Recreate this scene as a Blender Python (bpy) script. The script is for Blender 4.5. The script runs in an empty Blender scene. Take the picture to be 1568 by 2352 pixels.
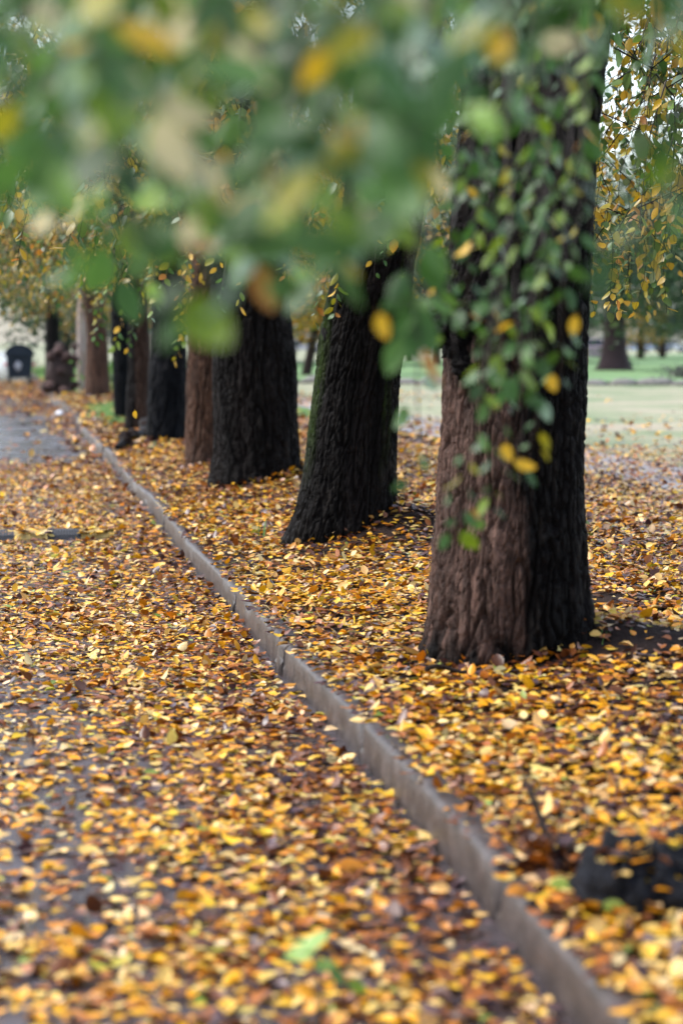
import bpy, math, random
import numpy as np
from mathutils import Vector, Matrix

R_ = math.radians
rng = np.random.default_rng(7)
random.seed(7)
scene = bpy.context.scene
col = scene.collection

# ------------------------------------------------------------------ camera
W0, H0 = 1568.0, 2352.0                     # reference pixel frame used for measuring
LENS, SENS = 85.0, 36.0
F = LENS / SENS * H0
CAMZ = 1.5
PHI = math.atan(391.0 / F)
PSI = math.atan(767.0 / F * math.cos(PHI))
cam_d = bpy.data.cameras.new("camera")
cam = bpy.data.objects.new("camera", cam_d)
col.objects.link(cam)
cam.location = (0, 0, CAMZ)
cam.rotation_euler = (math.pi / 2 - PHI, 0, -PSI)
cam_d.sensor_fit = 'VERTICAL'
cam_d.sensor_height = SENS
cam_d.sensor_width = 24.0
cam_d.lens = LENS
cam_d.clip_start = 0.1
cam_d.clip_end = 5000
cam_d.dof.use_dof = True
cam_d.dof.focus_distance = 12.9
cam_d.dof.aperture_fstop = 2.25
cam_d.dof.aperture_blades = 0
scene.camera = cam

# ------------------------------------------------------------------ world, sun, exposure
SUN_EL, SUN_AZ = 52.0, -70.0                # degrees; azimuth from +Y towards +X
world = bpy.data.worlds.new("World")
scene.world = world
world.use_nodes = True
wn, wl = world.node_tree.nodes, world.node_tree.links
wn.clear()
sky = wn.new('ShaderNodeTexSky')
sky.sky_type = 'NISHITA'
sky.sun_disc = False
sky.sun_elevation = R_(SUN_EL)
sky.sun_rotation = R_(SUN_AZ)
sky.air_density = 1.0
sky.dust_density = 2.0
sky.ozone_density = 1.0
hs = wn.new('ShaderNodeHueSaturation')
hs.inputs['Saturation'].default_value = 0.66
bg = wn.new('ShaderNodeBackground')
bg.inputs['Strength'].default_value = 0.15
wo = wn.new('ShaderNodeOutputWorld')
wl.new(sky.outputs[0], hs.inputs['Color'])
wl.new(hs.outputs[0], bg.inputs['Color'])
wl.new(bg.outputs[0], wo.inputs['Surface'])

sun_d = bpy.data.lights.new("sun", 'SUN')
sun_d.energy = 1.4
sun_d.angle = R_(25)
sun_d.color = (1.0, 0.97, 0.93)
sun = bpy.data.objects.new("sun", sun_d)
col.objects.link(sun)
sd = Vector((math.sin(R_(SUN_AZ)) * math.cos(R_(SUN_EL)), math.cos(R_(SUN_AZ)) * math.cos(R_(SUN_EL)), math.sin(R_(SUN_EL))))
sun.rotation_euler = sd.to_track_quat('Z', 'Y').to_euler()
sun.location = sd * 40

vs = scene.view_settings
vs.view_transform = 'Standard'
vs.look = 'None'
vs.exposure = 1.62
vs.gamma = 1.0
scene.render.engine = 'CYCLES'
cy = scene.cycles
cy.use_denoising = True
cy.max_bounces = 6
cy.diffuse_bounces = 3
cy.glossy_bounces = 3
cy.transmission_bounces = 4
cy.transparent_max_bounces = 4
cy.caustics_reflective = False
cy.caustics_refractive = False

# ------------------------------------------------------------------ measuring helpers
FW = np.array([math.sin(PSI) * math.cos(PHI), math.cos(PSI) * math.cos(PHI), -math.sin(PHI)])
RT = np.array([math.cos(PSI), -math.sin(PSI), 0.0])
UP = np.cross(RT, FW)
FH = np.array([math.sin(PSI), math.cos(PSI), 0.0])
CAM = np.array([0, 0, CAMZ])


def P(px, py, d):
    return CAM + d * (FW + RT * (px - W0 / 2) / F + UP * (H0 / 2 - py) / F)


def proj(p):
    v = np.asarray(p) - CAM
    z = v @ FW
    return W0 / 2 + F * (v @ RT) / z, H0 / 2 - F * (v @ UP) / z, z


def sstep(a, b, x):
    t = np.clip((np.asarray(x, float) - a) / (b - a), 0, 1)
    return t * t * (3 - 2 * t)


# ---- gradient noise
_pr = np.random.default_rng(11)
_perm = np.concatenate([_pr.permutation(256)] * 3)
_g = _pr.normal(size=(256, 3))
_g /= np.linalg.norm(_g, axis=1)[:, None]


def noise3(x, y, z):
    x, y, z = np.broadcast_arrays(np.asarray(x, float), np.asarray(y, float), np.asarray(z, float))
    xi, yi, zi = np.floor(x).astype(int), np.floor(y).astype(int), np.floor(z).astype(int)
    xf, yf, zf = x - xi, y - yi, z - zi
    xi &= 255; yi &= 255; zi &= 255
    u, v, w = (t * t * t * (t * (t * 6 - 15) + 10) for t in (xf, yf, zf))
    out = 0
    for dx in (0, 1):
        for dy in (0, 1):
            for dz in (0, 1):
                h = _perm[_perm[_perm[(xi + dx) & 255] + ((yi + dy) & 255)] + ((zi + dz) & 255)]
                gr = _g[h]
                d = gr[..., 0] * (xf - dx) + gr[..., 1] * (yf - dy) + gr[..., 2] * (zf - dz)
                out = out + d * (u if dx else 1 - u) * (v if dy else 1 - v) * (w if dz else 1 - w)
    return out * 1.5


# ---- mesh helpers
def build_mesh(name, V, Fc, C=None, smooth=True):
    """Fc: (n,3) or (n,4) int array; C: (nverts,3) linear colours."""
    V = np.asarray(V, dtype=np.float32)
    Fc = np.asarray(Fc, dtype=np.int32)
    me = bpy.data.meshes.new(name)
    k = Fc.shape[1]
    me.vertices.add(len(V))
    me.vertices.foreach_set("co", V.ravel())
    me.loops.add(Fc.size)
    me.loops.foreach_set("vertex_index", Fc.ravel())
    me.polygons.add(len(Fc))
    me.polygons.foreach_set("loop_start", np.arange(0, Fc.size, k, dtype=np.int32))
    me.polygons.foreach_set("loop_total", np.full(len(Fc), k, dtype=np.int32))
    me.update(calc_edges=True)
    me.polygons.foreach_set("use_smooth", np.full(len(Fc), smooth, dtype=bool))
    if C is not None:
        a = me.color_attributes.new("Col", 'FLOAT_COLOR', 'POINT')
        c4 = np.ones((len(V), 4), np.float32)
        c4[:, :3] = C
        a.data.foreach_set("color", c4.ravel())
    return me


def link(name, me, mat=None, parent=None):
    o = bpy.data.objects.new(name, me)
    col.objects.link(o)
    if mat is not None and me is not None and len(me.materials) == 0:
        me.materials.append(mat)
    if parent is not None:
        o.parent = parent
    return o


def tag(o, label, cat=None, group=None, kind=None):
    if label: o['label'] = label
    if cat: o['category'] = cat
    if group: o['group'] = group
    if kind: o['kind'] = kind
    return o


def empty(name, loc=(0, 0, 0), label=None, cat=None, group=None, kind=None):
    o = bpy.data.objects.new(name, None)
    col.objects.link(o)
    o.location = loc
    o.empty_display_size = 0.1
    return tag(o, label, cat, group, kind)


class MB:
    def __init__(s):
        s.v, s.f, s.c, s.n = [], [], [], 0

    def add(s, V, Fc, C=None):
        V = np.asarray(V, float)
        s.v.append(V)
        s.f.append(np.asarray(Fc, int) + s.n)
        if C is not None:
            s.c.append(np.broadcast_to(np.asarray(C, float), (len(V), 3)))
        s.n += len(V)

    def tube(s, pts, rad, n=8, C=None, cap=True):
        pts = np.asarray(pts, float)
        rad = np.broadcast_to(np.asarray(rad, float), (len(pts),))
        tg = np.gradient(pts, axis=0)
        tg /= np.linalg.norm(tg, axis=1)[:, None] + 1e-9
        ref = np.array([0.31, 0.22, 0.92]) if abs(tg[0][2]) < 0.85 else np.array([0.9, 0.4, 0.1])
        V = []
        for p, t, r in zip(pts, tg, rad):
            a = np.cross(t, ref); a /= np.linalg.norm(a) + 1e-9
            b = np.cross(t, a)
            th = np.arange(n) * 2 * math.pi / n
            V.append(p + r * (np.cos(th)[:, None] * a + np.sin(th)[:, None] * b))
        V = np.concatenate(V)
        m = len(pts)
        i, j = np.meshgrid(np.arange(m - 1), np.arange(n), indexing='ij')
        j2 = (j + 1) % n
        q = np.stack([i * n + j, i * n + j2, (i + 1) * n + j2, (i + 1) * n + j], -1).reshape(-1, 4)
        t3 = np.concatenate([q[:, [0, 1, 2]], q[:, [0, 2, 3]]])
        if cap:
            e0 = [[0, k + 1, k] for k in range(1, n - 1)]
            e1 = [[(m - 1) * n, (m - 1) * n + k, (m - 1) * n + k + 1] for k in range(1, n - 1)]
            t3 = np.concatenate([t3, np.array(e0), np.array(e1)])
        s.add(V, t3, C)

    def box(s, lo, hi, C=None, taper=1.0):
        (x0, y0, z0), (x1, y1, z1) = lo, hi
        cx, cy_ = (x0 + x1) / 2, (y0 + y1) / 2
        V = []
        for z, k in ((z0, taper), (z1, 1.0)):
            for x, y in ((x0, y0), (x1, y0), (x1, y1), (x0, y1)):
                V.append((cx + (x - cx) * k, cy_ + (y - cy_) * k, z))
        q = np.array([[0, 3, 2, 1], [4, 5, 6, 7], [0, 1, 5, 4], [1, 2, 6, 5], [2, 3, 7, 6], [3, 0, 4, 7]])
        s.add(V, np.concatenate([q[:, [0, 1, 2]], q[:, [0, 2, 3]]]), C)

    def blob(s, c, r, seed=0, amp=0.25, freq=2.0, nu=18, nv=12, C=None):
        th = np.linspace(0, math.pi, nv)
        ph = np.arange(nu) * 2 * math.pi / nu
        T, Pp = np.meshgrid(th, ph, indexing='ij')
        d = np.stack([np.sin(T) * np.cos(Pp), np.sin(T) * np.sin(Pp), np.cos(T)], -1).reshape(-1, 3)
        k = 1 + amp * noise3(d[:, 0] * freq + seed * 7.3, d[:, 1] * freq + seed * 3.1, d[:, 2] * freq) \
            + amp * 0.5 * noise3(d[:, 0] * freq * 2.3 + seed, d[:, 1] * freq * 2.3, d[:, 2] * freq * 2.3 + 5)
        V = np.asarray(c) + d * np.asarray(r) * k[:, None]
        i, j = np.meshgrid(np.arange(nv - 1), np.arange(nu), indexing='ij')
        j2 = (j + 1) % nu
        q = np.stack([i * nu + j, (i + 1) * nu + j, (i + 1) * nu + j2, i * nu + j2], -1).reshape(-1, 4)
        s.add(V, np.concatenate([q[:, [0, 1, 2]], q[:, [0, 2, 3]]]), C)

    def build(s, name, mat, parent=None, smooth=True):
        me = build_mesh(name, np.concatenate(s.v), np.concatenate(s.f), np.concatenate(s.c) if s.c else None, smooth)
        return link(name, me, mat, parent)


# ------------------------------------------------------------------ materials
def mat_new(name):
    m = bpy.data.materials.new(name)
    m.use_nodes = True
    nt = m.node_tree
    b = nt.nodes['Principled BSDF']
    return m, nt, nt.nodes, nt.links, b


def nnode(nt, scale, detail=6, rough=0.6, vec=None, mapscale=None, coord='Object'):
    tc = nt.nodes.new('ShaderNodeTexCoord')
    n = nt.nodes.new('ShaderNodeTexNoise')
    n.inputs['Scale'].default_value = scale
    n.inputs['Detail'].default_value = detail
    n.inputs['Roughness'].default_value = rough
    out = tc.outputs[coord]
    if mapscale:
        mp = nt.nodes.new('ShaderNodeMapping')
        mp.inputs['Scale'].default_value = mapscale
        nt.links.new(out, mp.inputs['Vector'])
        out = mp.outputs[0]
    nt.links.new(out, n.inputs['Vector'])
    return n


def ramp(nt, fac, stops):
    r = nt.nodes.new('ShaderNodeValToRGB')
    e = r.color_ramp.elements
    while len(e) > 1: e.remove(e[0])
    e[0].position, e[0].color = stops[0][0], (*stops[0][1], 1)
    for p, c in stops[1:]:
        x = e.new(p); x.color = (*c, 1)
    nt.links.new(fac, r.inputs[0])
    return r


def bump(nt, h, b, strength=0.4, dist=0.01):
    bm = nt.nodes.new('ShaderNodeBump')
    bm.inputs['Strength'].default_value = strength
    bm.inputs['Distance'].default_value = dist
    nt.links.new(h, bm.inputs['Height'])
    nt.links.new(bm.outputs[0], b.inputs['Normal'])


def simple_mat(name, c1, c2, scale=8, rough=0.6, bmp=0.2, bdist=0.005, metal=0, mapscale=None, spec=0.5):
    m, nt, ns, ls, b = mat_new(name)
    n = nnode(nt, scale, mapscale=mapscale)
    r = ramp(nt, n.outputs[0], [(0.35, c1), (0.65, c2)])
    ls.new(r.outputs[0], b.inputs['Base Color'])
    b.inputs['Roughness'].default_value = rough
    b.inputs['Metallic'].default_value = metal
    b.inputs['Specular IOR Level'].default_value = spec
    if bmp: bump(nt, n.outputs[0], b, bmp, bdist)
    return m


def mix_rgb(nt, kind, fac, a, b_):
    x = nt.nodes.new('ShaderNodeMix')
    x.data_type = 'RGBA'
    x.blend_type = kind
    for sock, val in ((x.inputs[0], fac), (x.inputs[6], a), (x.inputs[7], b_)):
        if hasattr(val, 'is_output'): nt.links.new(val, sock)
        elif isinstance(val, (int, float)): sock.default_value = val
        else: sock.default_value = (*val, 1)
    return x.outputs[2]


def leaf_mat(name, rough, trans, spec=0.5, mottling=0.5):
    m, nt, ns, ls, b = mat_new(name)
    at = ns.new('ShaderNodeAttribute'); at.attribute_name = "Col"
    n = nnode(nt, 60, 4, 0.7)
    r = ramp(nt, n.outputs[0], [(0.28, (0.62, 0.45, 0.36)), (0.44, (1, 1, 1)), (0.75, (1.1, 1.06, 1.0))])
    c = mix_rgb(nt, 'MULTIPLY', mottling, at.outputs['Color'], r.outputs[0])
    ls.new(c, b.inputs['Base Color'])
    b.inputs['Roughness'].default_value = rough
    b.inputs['Specular IOR Level'].default_value = spec
    bump(nt, n.outputs[0], b, 0.25, 0.004)
    if trans > 0:
        t = ns.new('ShaderNodeBsdfTranslucent')
        ls.new(c, t.inputs['Color'])
        mx = ns.new('ShaderNodeMixShader')
        mx.inputs[0].default_value = trans
        ls.new(b.outputs[0], mx.inputs[1]); ls.new(t.outputs[0], mx.inputs[2])
        ls.new(mx.outputs[0], ns['Material Output'].inputs['Surface'])
    return m


M = {}
M['leaf_litter'] = leaf_mat('fallen leaf', 0.34, 0.10, 0.42, 0.6)
M['leaf_hang'] = leaf_mat('living leaf', 0.30, 0.36, 0.42, 0.35)

# bark: colour comes with the mesh (wet / dry / mossy patches), fine grain here
m, nt, ns, ls, b = mat_new('bark')
at = ns.new('ShaderNodeAttribute'); at.attribute_name = "Col"
n = nnode(nt, 38, 8, 0.7, mapscale=(1, 1, 0.35))
nb = nnode(nt, 130, 5, 0.65, mapscale=(1, 1, 0.45))
r = ramp(nt, n.outputs[0], [(0.28, (0.30, 0.28, 0.27)), (0.48, (0.85, 0.83, 0.82)), (0.72, (1.9, 1.85, 1.8))])
rb = ramp(nt, nb.outputs[0], [(0.3, (0.5, 0.48, 0.47)), (0.7, (1.5, 1.5, 1.5))])
ls.new(mix_rgb(nt, 'MULTIPLY', 0.8, mix_rgb(nt, 'MULTIPLY', 0.85, at.outputs['Color'], r.outputs[0]), rb.outputs[0]), b.inputs['Base Color'])
b.inputs['Roughness'].default_value = 0.55
b.inputs['Specular IOR Level'].default_value = 0.10
mh = ns.new('ShaderNodeMath'); mh.operation = 'MULTIPLY_ADD'; mh.inputs[1].default_value = 0.45
ls.new(nb.outputs[0], mh.inputs[0]); ls.new(n.outputs[0], mh.inputs[2])
bump(nt, mh.outputs[0], b, 1.0, 0.034)
M['bark'] = m

m, nt, ns, ls, b = mat_new('wet asphalt')
n1 = nnode(nt, 0.9, 5); n2 = nnode(nt, 160, 3)
r = ramp(nt, n1.outputs[0], [(0.35, (0.024, 0.017, 0.019)), (0.65, (0.052, 0.038, 0.042))])
ls.new(mix_rgb(nt, 'MULTIPLY', 0.5, r.outputs[0], ramp(nt, n2.outputs[0], [(0.3, (0.5, 0.5, 0.5)), (0.7, (1.5, 1.4, 1.35))]).outputs[0]), b.inputs['Base Color'])
rr = ramp(nt, n1.outputs[0], [(0.38, (0.10,) * 3), (0.62, (0.38,) * 3)])
ls.new(rr.outputs[0], b.inputs['Roughness'])
bump(nt, n2.outputs[0], b, 0.4, 0.005)
M['asphalt'] = m

# verge: damp soil and leaf mould, with turf further along
m, nt, ns, ls, b = mat_new('verge soil')
n1 = nnode(nt, 2.2, 8, 0.65); n2 = nnode(nt, 45, 6, 0.7)
r = ramp(nt, n1.outputs[0], [(0.3, (0.016, 0.010, 0.009)), (0.5, (0.034, 0.021, 0.018)), (0.72, (0.078, 0.047, 0.034))])
soil = mix_rgb(nt, 'MULTIPLY', 0.7, r.outputs[0], ramp(nt, n2.outputs[0], [(0.3, (0.5, 0.5, 0.5)), (0.7, (1.5, 1.4, 1.3))]).outputs[0])
at = ns.new('ShaderNodeAttribute'); at.attribute_name = "Col"
ls.new(mix_rgb(nt, 'MIX', at.outputs['Color'], soil, (0.10, 0.19, 0.05)), b.inputs['Base Color'])
b.inputs['Roughness'].default_value = 0.9
b.inputs['Specular IOR Level'].default_value = 0.12
bump(nt, n2.outputs[0], b, 1.0, 0.05)
M['soil'] = m

m, nt, ns, ls, b = mat_new('kerb concrete')
n1 = nnode(nt, 9, 9, 0.7); n2 = nnode(nt, 220, 2, 0.5)
vo = ns.new('ShaderNodeTexVoronoi'); vo.inputs['Scale'].default_value = 130
tc = ns.new('ShaderNodeTexCoord'); ls.new(tc.outputs['Object'], vo.inputs['Vector'])
r = ramp(nt, n1.outputs[0], [(0.3, (0.018, 0.012, 0.010)), (0.48, (0.036, 0.025, 0.021)), (0.70, (0.082, 0.062, 0.058))])
sp = ramp(nt, vo.outputs['Distance'], [(0.0, (1.9, 1.85, 1.8)), (0.16, (1.5, 1.45, 1.45)), (0.3, (0.9, 0.9, 0.9))])
ls.new(mix_rgb(nt, 'MULTIPLY', 0.55, r.outputs[0], sp.outputs[0]), b.inputs['Base Color'])
b.inputs['Roughness'].default_value = 0.45
b.inputs['Specular IOR Level'].default_value = 0.35
bump(nt, n1.outputs[0], b, 0.7, 0.012)
M['kerb'] = m

M['path'] = simple_mat('wet path', (0.13, 0.11, 0.12), (0.22, 0.19, 0.21), 2.5, 0.3, 0.2, 0.01)
m, nt, ns, ls, b = mat_new('pale lawn')
n1 = nnode(nt, 0.35, 9, 0.65); n2 = nnode(nt, 5, 6, 0.75)
r = ramp(nt, n1.outputs[0], [(0.36, (0.10, 0.155, 0.06)), (0.48, (0.19, 0.21, 0.12)), (0.62, (0.29, 0.25, 0.185))])
ls.new(mix_rgb(nt, 'MULTIPLY', 0.6, r.outputs[0], ramp(nt, n2.outputs[0], [(0.3, (0.6, 0.6, 0.55)), (0.7, (1.35, 1.3, 1.25))]).outputs[0]), b.inputs['Base Color'])
b.inputs['Roughness'].default_value = 0.85
bump(nt, n2.outputs[0], b, 0.5, 0.03)
M['lawn'] = m
M['green_lawn'] = simple_mat('green lawn', (0.075, 0.16, 0.05), (0.13, 0.22, 0.075), 0.35, 0.85, 0.3, 0.05)
M['ground'] = simple_mat('far ground', (0.15, 0.17, 0.09), (0.24, 0.24, 0.15), 0.05, 0.9, 0)
M['stone'] = simple_mat('edging stone', (0.08, 0.075, 0.07), (0.17, 0.16, 0.15), 4, 0.7, 0.5, 0.02)
M['twig'] = simple_mat('twig', (0.018, 0.012, 0.009), (0.05, 0.033, 0.024), 40, 0.7, 0.3, 0.002)
M['black_rubber'] = simple_mat('black rubber', (0.012, 0.013, 0.016), (0.03, 0.032, 0.038), 30, 0.5, 0.2, 0.003)
M['yellow_rubber'] = simple_mat('worn yellow rubber', (0.28, 0.19, 0.05), (0.46, 0.33, 0.11), 18, 0.55, 0.2, 0.003)
M['bin_plastic'] = simple_mat('dark bin plastic', (0.010, 0.016, 0.026), (0.018, 0.026, 0.040), 3, 0.5, 0.05, 0.01, spec=.25)
M['sticker'] = simple_mat('scuffed sticker', (0.2, 0.2, 0.24), (0.42, 0.42, 0.46), 12, 0.6, 0)
M['reflector'] = simple_mat('red reflector', (0.35, 0.04, 0.06), (0.5, 0.1, 0.1), 6, 0.3, 0)
M['tyre'] = simple_mat('tyre', (0.01, 0.01, 0.01), (0.02, 0.02, 0.02), 20, 0.8, 0)
M['glass'] = simple_mat('dark glass', (0.01, 0.013, 0.018), (0.02, 0.025, 0.03), 2, 0.06, 0)
M['white_paper'] = simple_mat('white paper', (0.7, 0.7, 0.72), (0.82, 0.82, 0.84), 9, 0.6, 0.3)
M['wood_post'] = simple_mat('orange wood', (0.35, 0.17, 0.05), (0.5, 0.27, 0.09), 9, 0.7, 0.2)
M['grass'] = leaf_mat('grass blade', 0.5, 0.3, 0.4, 0.2)

# ------------------------------------------------------------------ terrain shape
KX = 1.222
KW = 0.068
KH = 0.140


def kerb_x(y):
    y = np.asarray(y, float)
    return KX + 0.012 * np.sin(y * 0.9 + 1) + 0.05 * sstep(24, 30, y) * np.sin((y - 24) * 0.33) * np.clip((y - 24) / 20, 0, 1) \
        - 0.12 * sstep(55, 60, y)


MOUNDS = []                                   # (x, y, radius x, radius y, height)


def zg(x, y):
    x = np.asarray(x, float); y = np.asarray(y, float)
    u = x - kerb_x(y) - KW
    z = 0.128 + 0.13 * sstep(0.05, 1.7, u) - 0.09 * sstep(2.6, 4.6, u)
    z = z + (0.03 * noise3(x * 1.1, y * 0.8, 3.3) + 0.022 * noise3(x * 3.7, y * 3.1, 8.8)) * sstep(0, 0.5, u) * (1 - sstep(4.3, 4.7, u))
    for mx, my, rx, ry, h in MOUNDS:
        z = z + h * np.exp(-((x - mx) / rx) ** 2 - ((y - my) / ry) ** 2)
    road = 0.008 * noise3(x * 0.7, y * 0.4, 1.1) + 0.0
    return np.where(u < -KW, road, np.where(u < 0, KH, z))


def G(px, py, it=30):
    d0 = FW + RT * (px - W0 / 2) / F + UP * (H0 / 2 - py) / F
    z = 0.1
    for _ in range(it):
        t = (z - CAMZ) / d0[2]
        p = CAM + t * d0
        z = 0.5 * z + 0.5 * float(zg(p[0], p[1]))
    return np.array([p[0], p[1], z])


for px, py, d_, rx, ry, h in ((905, 1140, 16.2, 0.36, 0.55, 0.20), (1480, 1440, 9.9, 0.34, 0.35, 0.05), (1370, 1440, 10.1, 0.4, 0.45, 0.08),
                              (700, 1066, 22.3, 0.5, 0.6, 0.10), (330, 990, 31, 0.5, 1.2, 0.06)):
    g = P(px, py, d_)
    MOUNDS.append((g[0], g[1], rx, ry, h))


def grid_mesh(xs, ys, zf, colf=None):
    X, Y = np.meshgrid(xs, ys, indexing='ij')
    return grid_xy(X, Y, zf, colf)


def grid_xy(X, Y, zf, colf=None):
    Z = zf(X, Y)
    V = np.stack([X, Y, Z], -1).reshape(-1, 3)
    n, mm = X.shape
    i, j = np.meshgrid(np.arange(n - 1), np.arange(mm - 1), indexing='ij')
    q = np.stack([i * mm + j, (i + 1) * mm + j, (i + 1) * mm + j + 1, i * mm + j + 1], -1).reshape(-1, 4)
    return V, q, (colf(V) if colf else None)


V, q, _ = grid_mesh(np.array([-2500, -300, -40, 40, 300, 2500.]), np.array([-2500, -300, -10, 150, 400, 3000.]), lambda x, y: -0.06 + 0 * x)
tag(link('ground', build_mesh('ground', V, q), M['ground']), None, kind='structure')

ys = np.concatenate([np.arange(0, 60, 0.5), np.arange(60, 400, 5)])
tt = np.linspace(0, 1, 14)
X = np.stack([(-9 + (kerb_x(ys) + 0.02 + 9) * t) for t in tt]); Y = np.tile(ys, (14, 1))
V, q, _ = grid_xy(X, Y, lambda x, y: np.where(x < kerb_x(y), 0.008 * noise3(x * 0.7, y * 0.4, 1.1), 0))
tag(link('road', build_mesh('road', V, q), M['asphalt']), None, kind='structure')


def turf_mask(V):
    x, y = V[:, 0], V[:, 1]
    n_ = noise3(x * 1.3, y * 0.35, 2.0)
    t = sstep(39, 42, y + 3 * n_) * (1 - sstep(50, 53, y + 3 * n_)) * sstep(-0.2, 0.1, x - 1.6 + 0.3 * n_) + sstep(62, 66, y + 6 * n_)
    t = np.clip(t, 0, 1)
    return np.repeat(t[:, None], 3, 1)


ys = np.concatenate([np.arange(3, 32, 0.11), np.arange(32, 130, 0.6)])
uu = np.concatenate([np.arange(0, 4.6, 0.11), [4.62]])
X = np.stack([kerb_x(ys) + KW - 0.01 + u for u in uu]); Y = np.tile(ys, (len(uu), 1))
V, q, C = grid_xy(X, Y, lambda x, y: zg(np.maximum(x, kerb_x(y) + KW + 0.001), y), turf_mask)
tag(link('verge_ground', build_mesh('verge_ground', V, q, C), M['soil']), None, kind='structure')

PATH0, PATH1 = KX + KW + 4.58, KX + KW + 5.9
V, q, _ = grid_mesh(np.linspace(PATH0, PATH1, 6), np.arange(2, 160, 2.0), lambda x, y: 0.155 + 0.01 * noise3(x, y * 0.5, 4.0))
tag(link('path', build_mesh('path', V, q), M['path']), None, kind='structure')
V, q, _ = grid_mesh(np.linspace(PATH1 - 0.05, 90, 40), np.arange(2, 92, 2.0), lambda x, y: 0.165 + 0.05 * noise3(x * 0.2, y * 0.2, 4.0) * sstep(8, 14, x))
tag(link('lawn', build_mesh('lawn', V, q), M['lawn']), None, kind='structure')
# green lawn beyond the edging stones
e0, e1 = np.array([12.3, 76.0]), np.array([26.0, 68.5])
ed = (e1 - e0) / np.linalg.norm(e1 - e0)
en = np.array([-ed[1], ed[0]]);  en = en if en[1] > 0 else -en
A, B = np.meshgrid(np.linspace(-30, 160, 60), np.linspace(0.15, 330, 60), indexing='ij')
X = e0[0] + A * ed[0] + B * en[0]; Y = e0[1] + A * ed[1] + B * en[1]
X = np.maximum(X, 8.2 + 0.001 * A)
V, q, _ = grid_xy(X, Y, lambda x, y: 0.26 + 0.10 * noise3(x * 0.06, y * 0.06, 6))
tag(link('green_lawn', build_mesh('green_lawn', V, q), M['green_lawn']), None, kind='structure')

# stone edging between the two lawns: each stone its own piece
edge = empty('lawn_edging', (*e0, 0.2), kind='structure')
est = []
for k in range(3):
    mb = MB(); mb.blob((0, 0, 0), (0.62, 0.22, 0.2), seed=20 + k, amp=0.3, nu=12, nv=7)
    me = build_mesh('edging_stone', np.concatenate(mb.v), np.concatenate(mb.f)); me.materials.append(M['stone']); est.append(me)
ang = math.atan2(ed[1], ed[0])
for k in range(40):
    a = -10 + k * 1.02
    p = e0 + ed * a
    o = link('edging_stone', est[k % 3], None, edge)
    o.location = (p[0] - e0[0], p[1] - e0[1] + random.uniform(-.08, .08), random.uniform(0, .06) - .02)
    o.rotation_euler = (0, 0, ang + random.uniform(-.1, .1))
    o.scale = (random.uniform(.75, 1.05), 1, random.uniform(.7, 1.2))

# ------------------------------------------------------------------ kerb of separate stones
kerb = empty('kerb', (KX, 0, 0), kind='structure')
JOINTS = [1.2, 3.65, 6.05, 8.5, 10.75, 10.98, 13.35, 16.8, 19.4, 21.9, 24.5, 27.0, 29.4, 32, 34.5, 37, 39.6, 42, 44.5, 47.2, 49.8, 52.3, 55, 58, 61, 64, 67, 70, 73, 76, 79, 82, 86, 90, 95, 100]
for y0, y1 in zip(JOINTS[:-1], JOINTS[1:]):
    gap = 0.026 + 0.012 * random.random()
    n = max(4, int((y1 - y0) / (0.06 if y0 < 20 else 0.3)))
    yy = np.linspace(y0 + gap / 2, y1 - gap / 2, n)
    off = random.uniform(-.012, .014); dz = random.uniform(-.012, .010); tilt = random.uniform(-.006, .006)
    prof = np.array([(0, -0.06), (0.000, 0.03), (0.002, 0.075), (0.004, KH - 0.022), (0.010, KH - 0.008), (0.022, KH), (0.04, KH + 0.002), (KW + 0.02, KH), (KW + 0.03, KH - 0.012), (KW + 0.035, 0.02), (KW + 0.035, -0.06)])
    k = len(prof)
    Yg = np.repeat(yy, k); pr = np.tile(prof, (n, 1))
    Xg = kerb_x(Yg) + pr[:, 0] + off + tilt * (Yg - y0)
    nz = noise3(Xg * 9, Yg * 7, pr[:, 1] * 9 + y0)
    nz2 = noise3(Xg * 30, Yg * 22, pr[:, 1] * 30 + y0)
    chip = np.clip(noise3(Yg * 2.3, y0 * 3.7, 0.5) - 0.25, 0, 1) * (np.abs(pr[:, 1] - KH) < 0.025) * (pr[:, 0] < 0.03)
    endf = np.minimum(Yg - y0, y1 - Yg)
    rnd = 0.02 * np.exp(-(endf / 0.03) ** 2) * (pr[:, 1] > 0.06)
    V = np.stack([Xg - KX - 0.004 * nz - 0.0025 * nz2 + 0.03 * chip + rnd * (pr[:, 0] < .03), Yg, pr[:, 1] + dz + 0.004 * nz - 0.02 * chip - rnd], -1)
    i, j = np.meshgrid(np.arange(n - 1), np.arange(k - 1), indexing='ij')
    qd = np.stack([i * k + j, i * k + j + 1, (i + 1) * k + j + 1, (i + 1) * k + j], -1).reshape(-1, 4)
    t3 = np.concatenate([qd[:, [0, 1, 2]], qd[:, [0, 2, 3]], [[0, a + 1, a] for a in range(1, k - 1)], [[(n - 1) * k, (n - 1) * k + a, (n - 1) * k + a + 1] for a in range(1, k - 1)]])
    link('kerb_stone', build_mesh('kerb_stone', V, t3), M['kerb'], kerb)

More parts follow.
